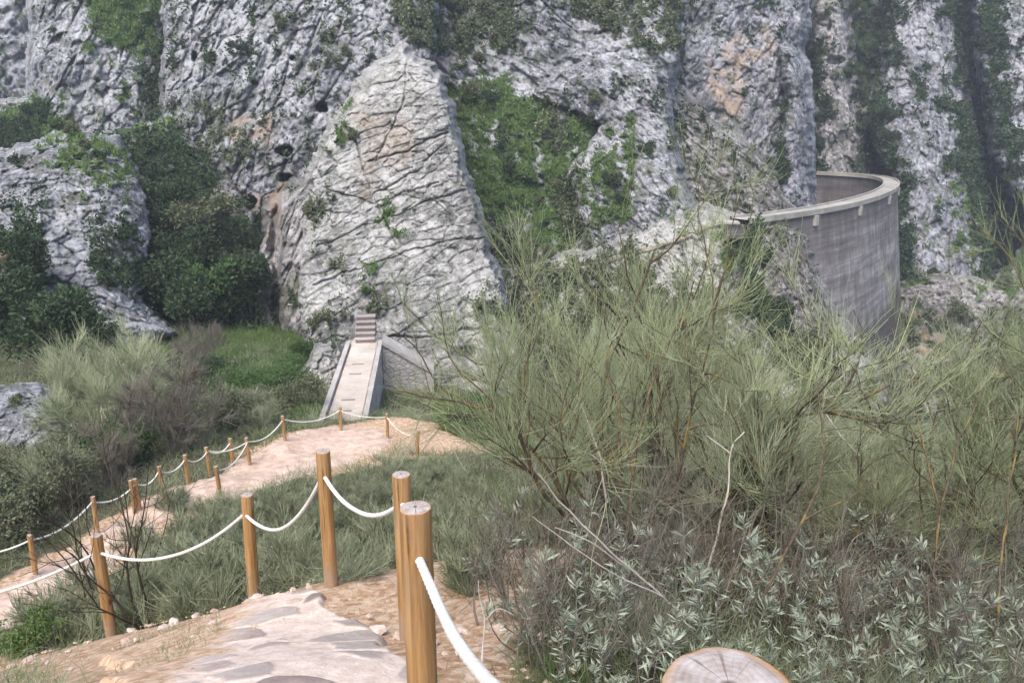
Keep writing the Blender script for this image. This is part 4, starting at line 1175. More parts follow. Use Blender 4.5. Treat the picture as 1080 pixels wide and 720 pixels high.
def sage(name, seed, h=0.6, nst=15):
    r = np.random.default_rng(seed)
    root = empty(name)
    s0 = np.column_stack([r.normal(size=nst) * 0.09, r.normal(size=nst) * 0.09, np.full(nst, -0.08)])
    d0 = np.column_stack([r.normal(size=nst) * 0.45, r.normal(size=nst) * 0.45, np.ones(nst)])
    St = grow(r, s0, d0, h * r.uniform(0.5, 1.05, nst), 8, 0.14, 0.10)
    v, f = tubes(St, np.linspace(1, 0.5, 8)[None] * 0.0042, 5); mesh_np('stems', v, f, M['bark_grey'], root)
    tip = St[:, -1]; td = unit(St[:, -1] - St[:, -2])
    B, Dn, Ln = [], [], []
    for k in range(13):      # a rosette at each tip
        q = r.normal(size=(nst, 3)); q -= (q * td).sum(1)[:, None] * td
        B.append(tip - td * (0.004 * k)); Dn.append(unit(q) * (0.25 + 0.065 * k) + td * 0.6); Ln.append(r.uniform(0.035, 0.07, nst) * (0.65 + 0.045 * k))
    for k in range(9):       # paired leaves lower down the stems
        b, t = along(r, St, nst, 0.42, 0.98)
        q = r.normal(size=(nst, 3)); q -= (q * t).sum(1)[:, None] * t
        B.append(b); Dn.append(unit(q) + t * 0.45); Ln.append(r.uniform(0.03, 0.065, nst))
    B = np.concatenate(B); Dn = np.concatenate(Dn); Ln = np.concatenate(Ln) * r.uniform(0.9, 1.35, len(B))
    v, f = leaves(B, Dn, Ln, Ln * r.uniform(0.14, 0.24, len(Ln)), r)
    rn = np.clip(r.normal(size=len(B)) * 0.25 + 0.5, 0, 1)
    mesh_np('leaves', v, f, M['sage'], root, attrs={'rnd': np.repeat(rn, 4)}, smooth=False)
    return root


BK = dict(twr=0.0016, sec0=0.46, nsec=46, openness=0.34, twl=(0.06, 0.16), lift=0.10, droop=0.03)
BR = [broom('broom_shrub', 101, 2.6, 3400, 0.30, **BK), broom('broom_shrub', 102, 2.4, 3000, 0.38, **BK), broom('broom_shrub', 103, 2.2, 3500, 0.30, 7, 'twig_pale', **BK), broom('broom_shrub', 104, 2.0, 2900, 0.5, 8, 'twig', **BK)]
gB = 'broom shrubs filling the slope right of the path'
# pixel of base, extra depth from ground, scale, prototype, label
BSH = [
    ((655, 590), 1.15, 0, 'tall feathery broom behind the silver leaves, nearest the foreground posts'),
    ((700, 565), 1.45, 1, 'tallest broom in the middle of the thicket reaching the contour path'),
    ((770, 590), 1.06, 2, 'pale broom right of centre in front of the rocky slope'),
    ((840, 600), 0.58, 3, 'wide low broom left of the dam foot'),
    ((920, 630), 0.55, 0, 'green broom below the dam with straight thin stems'),
    ((1000, 590), 1.22, 2, 'pale feathery broom right of the dam foot with yellowish stems'),
    ((1075, 600), 1.2, 1, 'broom at the right edge over reddish gorge rock'),
    ((600, 560), 0.70, 3, 'broom standing below the slab foot at the left end of the thicket'),
    ((665, 525), 1.15, 2, 'pale broom rising before the contour path left end'),
    ((745, 520), 0.92, 0, 'broom second row behind the tallest one'),
    ((1130, 640), 1.0, 0, 'broom leaning in from beyond the right edge'),
]
used = set()
for (px, py), s, pi_, lab in BSH:
    g = gp(px, py); g[2] = gz(g[0], g[1])
    src = BR[pi_]
    if pi_ in used: o = dup(src, g, random.uniform(0, 6.28), s)
    else:
        used.add(pi_); o = src; o.location = g; o.scale = (s,) * 3; o.rotation_euler = (0, 0, random.uniform(0, 6))
    tag(o, lab, 'shrub', gB)

SG = [sage('sage_plant', 201, 0.62), sage('sage_plant', 202, 0.5, 12), sage('sage_plant', 203, 0.72, 18)]
gS = 'silver leaved sage plants under the broom'
SSH = [(545, 640, 1.15, 'silver sage at the left end of the thicket beside the dirt'), (590, 700, 1.0, 'silver sage at the bottom just right of the rope'), (640, 660, 1.0, None), (660, 715, 0.9, 'silver sage directly left of the bottom edge post'), (700, 640, 1.1, None),
       (740, 680, 1.0, None), (690, 600, 1.0, None), (790, 620, 1.15, None), (830, 665, 1.05, None), (870, 640, 1.2, None), (860, 715, 0.95, 'silver sage directly right of the bottom edge post'), (920, 690, 1.05, None), (900, 620, 1.1, None), (960, 650, 1.1, None), (1000, 700, 1.1, None),
       (1040, 650, 1.2, None), (1075, 700, 1.2, 'silver sage in the bottom right corner'), (620, 610, 1.05, None), (570, 600, 0.95, None), (980, 610, 1.1, None), (1060, 610, 1.0, None), (760, 730, 0.8, None), (940, 740, 0.9, None), (1030, 745, 0.9, None), (620, 745, 0.8, None), (700, 745, 0.85, None), (840, 760, 0.9, None)]
used = set()
for i, (px, py, s, lab) in enumerate(SSH):
    s *= random.uniform(0.65, 1.25)
    g = gp(px, py); g[2] = gz(g[0], g[1]); k = i % 3
    if k in used: o = dup(SG[k], g, random.uniform(0, 6.28), s)
    else: used.add(k); o = SG[k]; o.location = g; o.scale = (s,) * 3
    tag(o, lab or 'silver green sage plant in the undergrowth among the broom stems', 'plant', gS)

# bare brown twiggy undergrowth between the silver leaves
UG = [broom('bare_shrub', 251, 0.85, 260, 0.45, 12, 'twig_bare', 'bark_grey', 0.0020, (0.10, 0.30), 0.0, 0, 22), broom('bare_shrub', 252, 0.75, 240, 0.6, 12, 'twig_bare', 'bark', 0.0020, (0.12, 0.30), 0.0, 0, 20)]
used = set()
for i, (px, py, s) in enumerate([(560, 660, 1.0), (610, 650, 1.1), (660, 630, 1.2), (720, 630, 1.2), (650, 690, 0.9), (770, 640, 1.1), (815, 640, 1.2), (860, 670, 1.1), (900, 650, 1.2), (950, 690, 1.0), (960, 620, 1.3), (1010, 650, 1.2), (1060, 680, 1.1), (580, 620, 1.1), (700, 590, 1.3), (790, 590, 1.3), (880, 600, 1.3), (1000, 600, 1.3), (600, 720, 0.8), (900, 720, 0.9), (1020, 720, 0.9), (740, 600, 1.2), (640, 600, 1.2), (930, 585, 1.3), (1070, 600, 1.2)]):
    g = gp(px, py); g[2] = gz(g[0], g[1]); k = i % 2
    if k in used: o = dup(UG[k], g, random.uniform(0, 6.28), s)
    else: used.add(k); o = UG[k]; o.location = g; o.scale = (s,) * 3
    tag(o, 'bare brown twiggy shrub in the undergrowth among the silver sage', 'shrub', 'bare undergrowth shrubs among the sage')

# low grey-green shrubs on the bank between the two paths
LS = [broom('low_shrub', 301, 0.75, 2200, 0.75, 14, 'twig_grey', 'bark_grey', 0.0036, (0.14, 0.36), 0.05, 0, 60), broom('low_shrub', 302, 0.6, 1900, 0.9, 14, 'twig_grey', 'bark_grey', 0.0038, (0.16, 0.40), 0.03, 0, 60)]
used = set(); kk = 0
LSP = [(140, 640, 0.8), (165, 625, 0.9), (190, 632, 0.85), (215, 618, 1.0), (240, 612, 0.9), (170, 598, 1.0), (210, 590, 1.1), (250, 585, 1.1), (150, 575, 1.1), (290, 590, 0.9), (310, 575, 1.0), (335, 560, 1.1), (200, 565, 1.2), (245, 555, 1.2), (380, 585, 0.8), (400, 565, 0.9), (375, 545, 1.0),
       (290, 545, 1.1), (340, 530, 1.1), (400, 528, 1.2), (440, 525, 1.2), (470, 545, 1.1), (85, 650, 0.9), (60, 668, 0.8), (100, 625, 0.9), (480, 580, 0.9), (500, 610, 0.8), (180, 540, 1.1), (220, 545, 1.0), (455, 505, 1.0), (490, 520, 1.2), (410, 500, 0.9), (300, 615, 0.55), (325, 603, 0.5)]
RIM = [(-4.6, 7.0, 1.1), (-4.0, 6.9, 1.0), (-3.4, 6.7, 1.2), (-3.0, 6.6, 1.15), (-2.6, 6.5, 1.2), (-2.2, 6.4, 1.0), (-1.8, 6.0, 0.8), (-3.2, 7.3, 1.3), (-2.5, 7.2, 1.3), (-1.7, 7.0, 1.2), (-1.0, 6.6, 1.0), (-5.2, 7.2, 1.0), (-0.6, 5.9, 0.6), (-4.2, 7.8, 1.3), (-1.0, 7.6, 1.2), (-0.2, 7.2, 1.2), (0.3, 6.4, 0.8)]
for q in [(None, None, None, *r_) for r_ in RIM] + [(*r_,) for r_ in LSP]:
    if q[0] is None: px = None; g = np.array([q[3], q[4], 0.0]); s = q[5]
    else: px, py, s = q; g = gp(px, py)
    g = np.array(g); g[2] = gz(g[0], g[1]); k = kk % 2; kk += 1
    if k in used: o = dup(LS[k], g, random.uniform(0, 6.28), s)
    else: used.add(k); o = LS[k]; o.location = g; o.scale = (s,) * 3
    tag(o, 'low grey green wispy shrub on the bank between the two paths', 'shrub', 'low shrubs on the bank between the paths')


# trees and bushes in the valley on the left
def tree(name, seed, w, h, nleaf, leafsz, mat, label, trunk_h, loc, group=None, bark='bark_dark', lobes=9, flat=0.8):
    r = np.random.default_rng(seed)
    root = empty(name, loc)
    tops = np.column_stack([r.normal(size=lobes) * w * 0.26, r.normal(size=lobes) * w * 0.24, trunk_h + (h - trunk_h) * r.uniform(0.15, 0.85, lobes)])
    st = np.zeros((3, 3)); st[:, 2] = -0.6; st[:, :2] = r.normal(size=(3, 2)) * 0.08
    Tr = grow(r, st[:1], np.array([[0.05, 0, 1.0]]), np.array([trunk_h + 0.6 + 0.3 * h]), 8, 0.08, 0.1)
    b, t = along(r, Tr, lobes, 0.35, 1.0)
    Lm = np.stack([b * (1 - q) + tops * q + (r.normal(size=(lobes, 3)) * 0.10 if 0 < q < 1 else 0) for q in np.linspace(0, 1, 6)], 1)
    v, f = join([tubes(Tr, np.linspace(1, 0.45, 8)[None] * 0.032 * h, 7), tubes(Lm, np.linspace(1, 0.35, 6)[None] * 0.013 * h, 5)])
    mesh_np('trunk', v, f, M[bark], root)
    li = r.integers(0, lobes, nleaf); rad = r.uniform(0.16, 0.30, lobes) * w
    q = unit(r.normal(size=(nleaf, 3))) * (r.random(nleaf) ** 0.4)[:, None]
    P = tops[li] + q * rad[li][:, None] * np.array([1, 1, flat])
    cl = fbm(P / (0.13 * w) + seed, 3)
    keep = cl > -0.14
    P, cl, q = P[keep], cl[keep], q[keep]; n = len(P)
    P = P + r.normal(size=(n, 3)) * leafsz * 0.6
    d = unit(q + r.normal(size=(n, 3)) * 0.8 + [0, 0, 0.2])
    v, f = leaves(P, d, leafsz * r.uniform(0.7, 1.4, n), leafsz * r.uniform(0.4, 0.75, n), r)
    rn = np.clip(0.45 + 0.9 * cl + r.normal(size=n) * 0.18, 0, 1)
    mesh_np('crown', v, f, M[mat], root, attrs={'rnd': np.repeat(rn, 4)}, smooth=False)
    return tag(root, label, 'tree' if 'tree' in name else 'bush', group)


def on(layer, px, py, toward=0.8):
    return pt(px, py, LAYERS[layer](px, py) - toward)


gT = 'dark evergreen trees in the left valley'
for i, (px, py, w, h, mt, nm, lab) in enumerate([
    (163, 262, 5.2, 5.6, 'leaf_dark', 'evergreen_tree', 'large very dark evergreen tree left of centre of the tree group'),
    (200, 300, 4.6, 4.8, 'leaf_dark', 'evergreen_tree', 'dark evergreen tree just right of the largest dark one'),
    (238, 335, 4.2, 4.4, 'leaf_mid', 'evergreen_tree', 'brighter green tree at the foot of the brown streaked cliff'),
    (262, 325, 3.4, 4.0, 'leaf_dark', 'evergreen_tree', 'dark tree pressed against the slab flank'),
    (160, 335, 4.4, 4.0, 'leaf_dark', 'evergreen_tree', 'low dark tree under the left buttress rock'),
    (120, 300, 3.6, 3.4, 'leaf_olive', 'evergreen_tree', 'olive green tree in front of the left buttress'),
    (215, 255, 3.6, 3.8, 'leaf_olive', 'evergreen_tree', 'dull olive tree above the dark group'),
    (205, 350, 4.0, 3.4, 'leaf_dark', 'evergreen_tree', 'dark tree at the bottom of the tree group'),
]):
    tree(nm, 400 + i, w, h, 7000, 0.30, mt, lab, 1.0, on('left_slope', px, py, 1.5), gT)
tree('evergreen_tree', 420, 6.0, 5.0, 8000, 0.30, 'leaf_dark', 'dark round tree on the high ledge at the far left', 1.0, on('upper_left_cliff', 18, 168, 2.0), 'trees on the left cliffs')
tree('evergreen_tree', 421, 3.0, 3.0, 5000, 0.26, 'leaf_dark', 'dark tree clinging to the left buttress near the left edge', 0.6, on('left_buttress', 28, 300, 0.6), 'trees on the left cliffs')
tree('evergreen_tree', 422, 3.4, 2.8, 5000, 0.26, 'leaf_dark', 'dark bush tree at the foot of the left buttress by the left edge', 0.6, on('left_buttress', 10, 345, 1.0), 'trees on the left cliffs')
tree('evergreen_tree', 423, 4.2, 3.2, 6000, 0.26, 'leaf_dark', 'dark spreading tree below the left buttress behind the pale shrub', 0.6, on('left_buttress', 70, 372, 2.0), 'trees on the left cliffs')
gV = 'bushes on the valley floor left of the walkway'
for i, (px, py, w, h, mt, lab) in enumerate([
    (250, 425, 3.2, 1.7, 'leaf_mid', 'green bush on the bank left of the walkway'), (300, 410, 3.0, 1.5, 'leaf_mid', 'green bush close to the walkway rock'), (285, 445, 2.6, 1.5, 'leaf_olive', 'olive bush behind the knoll edge post'),
    (225, 455, 3.0, 1.8, 'leaf_olive', 'olive bush right of the bare brown shrub'), (215, 410, 3.0, 1.8, 'leaf_dark', 'dark bush between the pale shrub and the green bank'), (120, 500, 2.4, 1.6, 'leaf_mid', 'green bush behind the doubled post'),
    (55, 535, 2.4, 1.8, 'leaf_olive', 'green bush above the far left post'), (20, 565, 2.0, 1.5, 'leaf_olive', 'olive bush at the left edge above the rope'), (92, 500, 2.0, 1.5, 'leaf_olive', 'olive bush right of the pale foot rock'), (22, 522, 1.8, 1.0, 'leaf_olive', 'low olive bush directly below the pale foot rock'),
    (30, 690, 0.6, 0.3, 'leaf_grass', 'small bright green bush at the lower left path edge'), (500, 455, 2.4, 1.4, 'leaf_mid', 'bright green bush at the slab foot right of the knoll'), (330, 385, 2.4, 1.5, 'leaf_mid', 'green bush at the rock foot left of the steps')]):
    g = gp(px, py); g[2] = gz(g[0], g[1])
    tree('green_bush', 440 + i, w, h, 9000 if w > 1 else 2500, 0.10 if w > 1 else 0.035, mt, lab, 0.2, g, gV, 'bark_dark', 8)
# pale wispy shrubs and the bare brown shrub above the lower path
for i, (px, py, h, tw, bk, nt, lab) in enumerate([
    (95, 470, 4.0, 'twig_pale', 'bark_grey', 6000, 'large pale green wispy shrub left of the bare brown one'), (150, 455, 4.2, 'twig_pale', 'bark_grey', 6500, 'tallest pale green shrub in front of the dark trees'),
    (178, 485, 3.0, 'twig_bare', 'bark_grey', 5500, 'bare brown rounded shrub above the lower path ropes'), (215, 395, 2.6, 'twig_bare', 'bark_grey', 4000, 'bare brown shrub at the far edge of the green bank'),
    (66, 540, 2.0, 'twig_grey', 'bark_grey', 4500, 'grey green shrub between the foot rock and the far left rope'),
    (270, 455, 1.7, 'twig_grey', 'bark_grey', 3500, 'grey shrub just behind the rope meeting post'), (330, 432, 1.5, 'twig_grey', 'bark_grey', 3500, 'grey shrub against the left side of the walkway wall'), (120, 510, 1.8, 'twig_bare', 'bark_grey', 3500, 'bare brown shrub behind the sapling')]):
    o = broom('wispy_shrub', 500 + i, h, nt, 0.62, 9, tw, bk, 0.0062 if h > 2 else 0.005, (0.10, 0.24), 0.06, 0.05, 80)
    g = gp(px, py); g[2] = gz(g[0], g[1]); o.location = g
    tag(o, lab, 'shrub', 'shrubs above the lower path')


# bare twiggy sapling at lower left and dead branches on the right
def sapling(seed, base, h, lab, mat='bark_dark', nst=5, lean=(0, 0), r0=0.012):
    r = np.random.default_rng(seed); root = empty('bare_sapling', base)
    s0 = np.column_stack([r.normal(size=nst) * 0.05, r.normal(size=nst) * 0.05, np.full(nst, -0.1)])
    d0 = np.column_stack([r.normal(size=nst) * 0.35 + lean[0], r.normal(size=nst) * 0.35 + lean[1], np.ones(nst)])
    St = grow(r, s0, d0, h * r.uniform(0.7, 1.0, nst), 12, 0.14, 0.03)
    b, t = along(r, St, 34, 0.25, 0.95); Se = grow(r, b, t + r.normal(size=(34, 3)) * 0.6, h * r.uniform(0.15, 0.4, 34), 8, 0.18, 0.02)
    b, t = along(r, Se, 90, 0.2, 1.0); Te = grow(r, b, t + r.normal(size=(90, 3)) * 0.6, h * r.uniform(0.06, 0.16, 90), 5, 0.2, 0.0)
    v, f = tubes(St, np.linspace(1, 0.35, 12)[None] * r0, 6); mesh_np('stems', v, f, M[mat], root)
    v, f = join([tubes(Se, np.linspace(1, 0.4, 8)[None] * r0 * 0.4, 5), tubes(Te, np.linspace(1, 0.5, 5)[None] * r0 * 0.2, 4)]); mesh_np('twigs', v, f, M[mat], root)
    return tag(root, lab, 'sapling')


sapling(601, (-3.55, 6.35, gz(-3.55, 6.35)), 2.3, 'bare dark sapling with thin twigs crossing the weathered post', nst=6, lean=(-0.35, 0.0), r0=0.012)
sapling(605, (-4.6, 7.4, gz(-4.6, 7.4)), 2.5, 'tall bare sapling at the left in front of the lower path post', nst=6, lean=(-0.2, 0.0), r0=0.011)
g = gp(385, 560); sapling(602, (g[0], g[1], gz(g[0], g[1])), 1.3, 'bare thin sapling in front of the pink knoll', 'bark_dark', 5, r0=0.007)
g = gp(300, 555); sapling(603, (g[0], g[1], gz(g[0], g[1])), 1.2, 'bare thin sapling left of the corner post against the pink path', 'bark_dark', 4, r0=0.006)
g = gp(215, 600); sapling(604, (g[0], g[1], gz(g[0], g[1])), 0.9, 'low bare sapling under the long sagging rope', 'bark_grey', 5, r0=0.006)


def stick(pts, rad, lab, fork=(), mat='dead', name='dead_branch'):
    P = np.array([pt(*q) for q in pts]); Q = resample(P, 24)
    o = P[0]; root = empty(name, o); r = np.random.default_rng(int(abs(P[0][0]) * 1000))
    Q = Q + np.stack([fbm(Q * 4 + k * 7, 2) for k in range(3)], -1) * 0.02
    v, f = tubes((Q - o)[None], np.linspace(1, 0.4, 24)[None] * rad * 0.7, 7); mesh_np('branch', v, f, M[mat], root)
    for fk in fork:
        a = resample(np.array([pt(*q) for q in fk]), 14); a = a + np.stack([fbm(a * 4 + k * 7, 2) for k in range(3)], -1) * 0.015
        v, f = tubes((a - o)[None], np.linspace(0.7, 0.3, 14)[None] * rad * 0.7, 6); mesh_np('side_twig', v, f, M[mat], root)
    return tag(root, lab, 'branch')


stick([(735, 655, 3.75), (690, 622, 3.65), (640, 578, 3.5), (600, 538, 3.4), (565, 499, 3.3)], 0.0085, 'long bleached dead branch pointing up left over the silver leaves', [[(662, 600, 3.6), (620, 570, 3.45), (585, 556, 3.4)], [(700, 630, 3.65), (660, 612, 3.5), (622, 588, 3.4), (560, 545, 3.3)]])
stick([(640, 530, 5.4), (634, 490, 5.4), (622, 450, 5.4), (610, 415, 5.4)], 0.013, 'pale upright dead stem among the broom in front of the slope', [[(634, 490, 5.4), (622, 480, 5.35), (600, 470, 5.3)]])
stick([(745, 610, 5.0), (757, 560, 5.0), (768, 510, 5.0), (772, 470, 5.0), (785, 455, 5.0)], 0.013, 'orange lichened stem with a forked bleached tip', [[(771, 478, 5.0), (755, 466, 5.0), (745, 458, 5.0)]], 'dead')
stick([(506, 700, 3.0), (510, 650, 3.1), (505, 610, 3.1)], 0.006, 'thin pale twig standing beside the thick rope', [[(510, 655, 3.1), (525, 640, 3.1), (540, 645, 3.1)]])
stick([(905, 480, 9.0), (880, 450, 9.0), (868, 420, 9.0), (895, 390, 9.0)], 0.02, 'bleached forked branch below the dam stain', [[(868, 420, 9), (890, 415, 9), (915, 412, 9)], [(880, 395, 9), (892, 370, 9), (905, 352, 9)], [(868, 420, 9), (875, 390, 9), (878, 360, 9)]])
stick([(800, 640, 4.2), (835, 570, 4.4), (860, 520, 4.6), (868, 460, 4.8), (862, 405, 5.0)], 0.014, 'crooked dark lichened stem left of the dam foot', [[(848, 548, 4.5), (885, 530, 4.5), (915, 515, 4.5)]], 'bark', 'bent_stem')
stick([(655, 640, 5.0), (662, 560, 5.2), (672, 470, 5.4), (690, 400, 5.6), (720, 330, 5.8)], 0.022, 'dark upright broom stem in the middle of the thicket', [[(668, 500, 5.3), (655, 440, 5.4), (640, 380, 5.5), (660, 330, 5.6)]], 'bark', 'bent_stem')
stick([(990, 700, 4.2), (985, 600, 4.4), (1000, 500, 4.6), (1030, 420, 4.8)], 0.014, 'yellowish stem at right rising toward the gorge', [[(992, 540, 4.5), (975, 470, 4.6), (965, 430, 4.7)]], 'bark', 'bent_stem')
stick([(1050, 700, 4.2), (1055, 600, 4.4), (1068, 500, 4.6), (1076, 430, 4.8)], 0.013, 'dark straight stem at the right edge', (), 'bark', 'bent_stem')

# ------------------------------------------------------------------ ground cover: grass and litter, gravel
rng = np.random.default_rng(31)


def strew(n, fn):
    """random ground points in view, denser near the camera, kept with probability fn(x, y)"""
    px = rng.uniform(-40, 1120, n); v = rng.uniform(0, 1, n)
    y = 1.0 + 46 * v ** 1.25
    x = (px - CX) / FPX * y * 1.15
    k = rng.random(n) < fn(x, y)
    return x[k], y[k]


def pathmask(x, y):
    a = np.minimum(poly_dist(x, y, UP), poly_dist(x, y, [(-0.5, 3.9), (-0.3, 5.0), (0.15, 5.9)]) + 0.15); b = np.minimum(poly_dist(x, y, LOW), poly_dist(x, y, KNOLL) - 0.6)
    return np.clip((a - 0.75) / 0.5, 0, 1) * np.clip((b - 0.9) / 0.5, 0, 1)


def cover(name, n, fn, lo, hi, wid, mat, spread=0.5, kseg=4):
    x, y = strew(n, fn); z = hfast(x, y) - 0.01
    m = len(x)
    ln = rng.uniform(lo, hi, m) * np.clip(0.7 + y / 22, 0.7, 1.6)
    P = grow(rng, np.column_stack([x, y, z]), np.column_stack([rng.normal(size=m) * spread, rng.normal(size=m) * spread, np.ones(m)]), ln, kseg, 0.16, -0.10)
    rr = np.linspace(1, 0.25, kseg)[None] * (wid * (0.5 + y / 9.0))[:, None]
    v, f = tubes(P, rr, 3)
    rn = np.clip(0.5 + 0.6 * fbm(np.column_stack([x, y, z]) / 1.2, 2) + rng.normal(size=m) * 0.2, 0, 1)
    return tag(mesh_np(name, v, f, M[mat], attrs={'rnd': np.repeat(rn, kseg * 3)}), kind='stuff')


nz = lambda x, y, s, o=0: fbm(np.column_stack([x / s, y / s, np.full(len(x), o * 1.0)]), 3)
cover('grass', 190000, lambda x, y: pathmask(x, y) * sstep(-0.05, 0.25, nz(x, y, 1.6)) * (0.25 + 0.75 * (x < 0.5)), 0.10, 0.28, 0.0026, 'leaf_grass')
cover('heath', 190000, lambda x, y: pathmask(x, y) * sstep(-0.25, 0.2, nz(x, y, 1.2, 5)), 0.15, 0.42, 0.0026, 'twig_grey', 0.7)
cover('dry_grass', 50000, lambda x, y: np.clip(pathmask(x, y) + 0.04 * (poly_dist(x, y, UP) > 0.45), 0, 1) * sstep(0.0, 0.3, nz(x, y, 0.9, 9)), 0.10, 0.30, 0.0020, 'leaf_dry', 0.7)


def gpv(px, py):
    n = len(px); best = np.full((n, 3), np.nan); done = np.zeros(n, bool)
    for D in np.concatenate([np.arange(2, 14, 0.12), np.arange(14, 60, 0.3)]):
        P = pt(px, py, np.full(n, D)); b = (~done) & (P[:, 2] < hfast(P[:, 0], P[:, 1]))
        best[b] = P[b]; done |= b
        if done.all(): break
    return best[done]


def meadow(name, n, poly, lo, hi, wid, mat, dens=0.0, spread=0.5):
    A = np.array(poly, float); q = rng.uniform(A.min(0), A.max(0), (n, 2)); q = q[poly_sd(q[:, 0], q[:, 1], poly) > 0]
    P = gpv(q[:, 0], q[:, 1]); c_ = fbm(P / 1.5 + 7, 3); P = P[c_ > dens]; m_ = len(P); P[:, 2] = hfast(P[:, 0], P[:, 1]) - 0.02
    ok_ = pathmask(P[:, 0], P[:, 1]) > 0.4 if lo > 0.06 else np.ones(m_, bool); P = P[ok_]; m_ = len(P)
    St = grow(rng, P, np.column_stack([rng.normal(size=m_) * spread, rng.normal(size=m_) * spread, np.ones(m_)]), rng.uniform(lo, hi, m_), 4, 0.16, -0.1)
    v, f = tubes(St, np.linspace(1, 0.3, 4)[None] * wid, 3)
    rn = np.clip(0.5 + 0.6 * fbm(P / 0.9, 2) + rng.normal(size=m_) * 0.2, 0, 1)
    return tag(mesh_np(name, v, f, M[mat], attrs={'rnd': np.repeat(rn, 12)}), kind='stuff')


meadow('bank_grass', 42000, [(150, 352), (330, 342), (345, 440), (300, 450), (180, 470)], 0.2, 0.6, 0.018, 'leaf_grass', -0.35)
meadow('bank_scrub', 26000, [(170, 385), (300, 360), (345, 400), (345, 445), (180, 480)], 0.25, 0.7, 0.016, 'twig_grey', 0.02, 0.7)
meadow('slab_foot_grass', 14000, [(455, 425), (540, 415), (540, 480), (470, 470)], 0.2, 0.5, 0.015, 'leaf_grass', -0.2)
meadow('knoll_dry_grass', 9000, [(420, 455), (470, 450), (500, 480), (440, 490)], 0.1, 0.3, 0.010, 'leaf_dry', 0.0)
meadow('bank_heath', 38000, [(100, 520), (490, 480), (500, 640), (330, 610), (120, 680), (30, 690)], 0.15, 0.45, 0.0042, 'twig_grey', -0.12, 0.8)
meadow('path_weeds', 14000, [(0, 670), (230, 640), (250, 720), (0, 720)], 0.03, 0.12, 0.0016, 'leaf_grass', 0.12, 0.7)
# loose stones on and beside the upper path
st0 = []
for k in range(3):
    me = bpy.data.meshes.new('loose_stone'); bm = bmesh.new(); bmesh.ops.create_icosphere(bm, subdivisions=3, radius=1.0)
    P = np.array([v.co for v in bm.verts]); F1, F2, ID, FC = voronoi(P * 1.1 + 13 * k)
    R_ = 1 + 0.35 * fbm(P * 0.9 + 5 * k, 2) + 0.25 * (ID - 0.5) + 0.05 * fbm(P * 4, 3)
    for v, q, rr in zip(bm.verts, P, R_): v.co = q * rr * np.array([1.0, 0.75, 0.36])
    bm.to_mesh(me); bm.free(); me.materials.append(M['stone']); st0.append(me)
gst = 'loose stones on and beside the upper path'
SP = []
for t_ in np.linspace(0.05, 0.95, 5):       # along the outer rim between the posts
    i_ = int(min(t_ * 3, 2.999)); a_, b_ = POSTS_NEAR[2 + i_], POSTS_NEAR[3 + i_]; f_ = t_ * 3 - i_
    SP.append((a_[0] * (1 - f_) + b_[0] * f_ + rng.normal() * 0.12 - 0.12, a_[1] * (1 - f_) + b_[1] * f_ + rng.normal() * 0.12 - 0.16, rng.uniform(0.04, 0.08)))
for k in range(34):
    SP.append((rng.uniform(-4.6, 0.3), 0, 0)); x_ = SP[-1][0]
    y_ = np.interp(x_, [-5, -3, -1.6, -0.6, 0.3], [5.6, 5.0, 4.2, 3.6, 4.4]) + rng.normal() * 0.5; SP[-1] = (x_, y_, rng.uniform(0.018, 0.055))
for k, (x_, y_, s_) in enumerate(SP):
    o = bpy.data.objects.new('loose_stone', st0[k % 3]); C.objects.link(o)
    o.location = (x_, y_, gz(x_, y_) + 0.02 - s_ * 0.08); o.scale = (s_, s_, s_ * rng.uniform(0.8, 1.3)); o.rotation_euler = (rng.normal() * 0.2, rng.normal() * 0.2, rng.uniform(0, 6.28))
    tag(o, 'loose pale stone lying at the outer rim of the upper path' if k < 5 else 'small loose stone lying on the dirt of the upper path', 'stone', gst if k < 5 else 'small stones on the dirt of the upper path')
# pebbles and chips
x, y = strew(60000, lambda x, y: np.where(poly_dist(x, y, UP) < 1.5, 0.5, 0.05) * (y < 9) * sstep(-0.1, 0.3, nz(x, y, 0.6, 12)))
n = len(x); z = hfast(x, y) + 0.035
s = 0.004 + 0.026 * rng.random(n) ** 5
base = np.array([(1, 0, 0), (-1, 0, 0), (0, 1, 0), (0, -1, 0), (0, 0, 0.7), (0, 0, -0.6)])
V = np.column_stack([x, y, z])[:, None] + base[None] * s[:, None, None] * rng.uniform(0.6, 1.4, (n, 6, 1))
fc = np.array([(0, 2, 4), (2, 1, 4), (1, 3, 4), (3, 0, 4), (2, 0, 5), (1, 2, 5), (3, 1, 5), (0, 3, 5)])
F = (np.arange(n)[:, None, None] * 6 + fc[None]).reshape(-1, 3)
tag(mesh_np('gravel', V.reshape(-1, 3), F, M['sand'], smooth=False), kind='stuff')

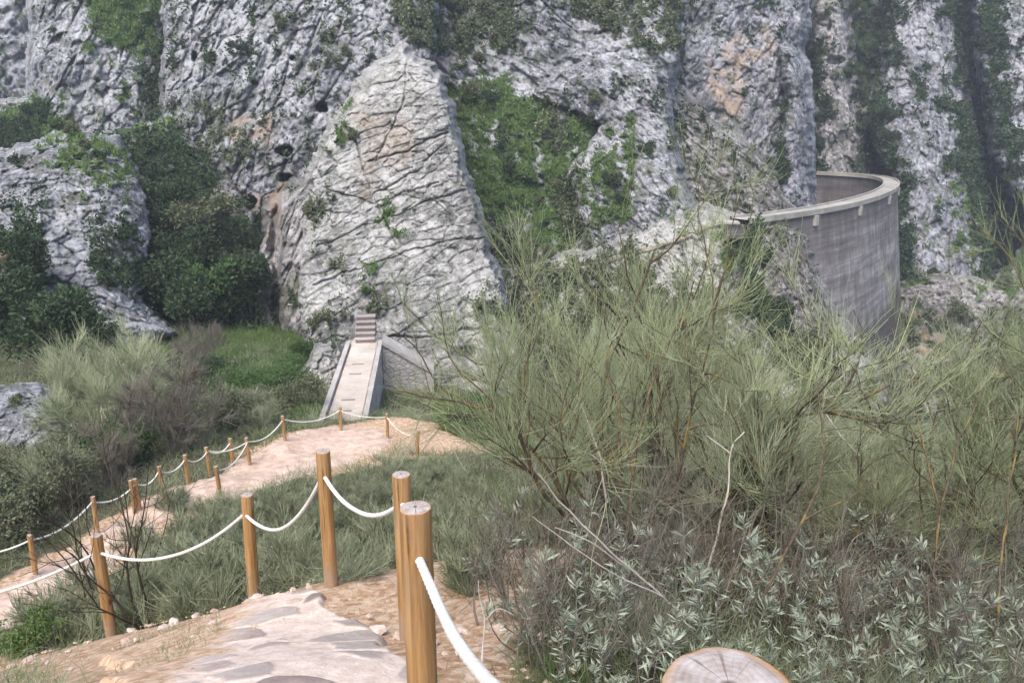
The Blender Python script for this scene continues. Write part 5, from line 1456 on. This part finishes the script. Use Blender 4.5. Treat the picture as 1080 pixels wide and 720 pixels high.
# ------------------------------------------------------------------ air, sky, sun, camera
HAZE = 0.0005
if HAZE:
    hz = MB(); hz.box((0, 190, -5), (900, 560, 170)); h = hz.build('haze', None); tag(h, kind='stuff')
    hm = bpy.data.materials.new('haze'); hm.use_nodes = True; nt = hm.node_tree; nt.nodes.clear()
    oN = nt.nodes.new('ShaderNodeOutputMaterial'); pv = nt.nodes.new('ShaderNodeVolumePrincipled')
    pv.inputs['Color'].default_value = (0.72, 0.80, 0.95, 1); pv.inputs['Density'].default_value = HAZE
    nt.links.new(pv.outputs[0], oN.inputs['Volume']); h.data.materials.append(hm)

SUN_EL, SUN_AZ = 58.0, 205.0           # soft high light from behind the camera, slightly left
w = bpy.data.worlds.new('World'); sc.world = w; w.use_nodes = True
nt = w.node_tree; bg = nt.nodes['Background']
sky = nt.nodes.new('ShaderNodeTexSky'); sky.sky_type = 'NISHITA'; sky.sun_disc = False
sky.sun_elevation = radians(SUN_EL); sky.sun_rotation = radians(SUN_AZ); sky.air_density = 1.0; sky.dust_density = 4.0; sky.ozone_density = 1.0
nt.links.new(sky.outputs[0], bg.inputs[0]); bg.inputs[1].default_value = 0.15
sl = bpy.data.lights.new('sun', 'SUN'); sl.energy = 1.1; sl.angle = radians(26); sl.color = (1.0, 0.96, 0.90)
so_ = bpy.data.objects.new('sun', sl); C.objects.link(so_)
az, el = radians(SUN_AZ), radians(SUN_EL)
from mathutils import Vector
dirv = Vector((sin(az) * cos(el), cos(az) * cos(el), sin(el)))
so_.rotation_euler = dirv.to_track_quat('Z', 'Y').to_euler(); so_.location = dirv * 200

cam = bpy.data.cameras.new('camera'); co = bpy.data.objects.new('camera', cam); C.objects.link(co)
cam.sensor_width = 36; cam.lens = 36 * FPX / 1080; cam.clip_start = 0.05; cam.clip_end = 3000
co.location = (0, 0, 0); co.rotation_euler = (radians(90) - PITCH, 0, 0)
sc.camera = co
sc.view_settings.view_transform = 'Standard'; sc.view_settings.look = 'None'; sc.view_settings.gamma = 1; sc.view_settings.use_curve_mapping = False
sc.view_settings.exposure = 1.08
sc.cycles.max_bounces = 5; sc.cycles.diffuse_bounces = 3; sc.cycles.volume_bounces = 1; sc.cycles.use_denoising = True
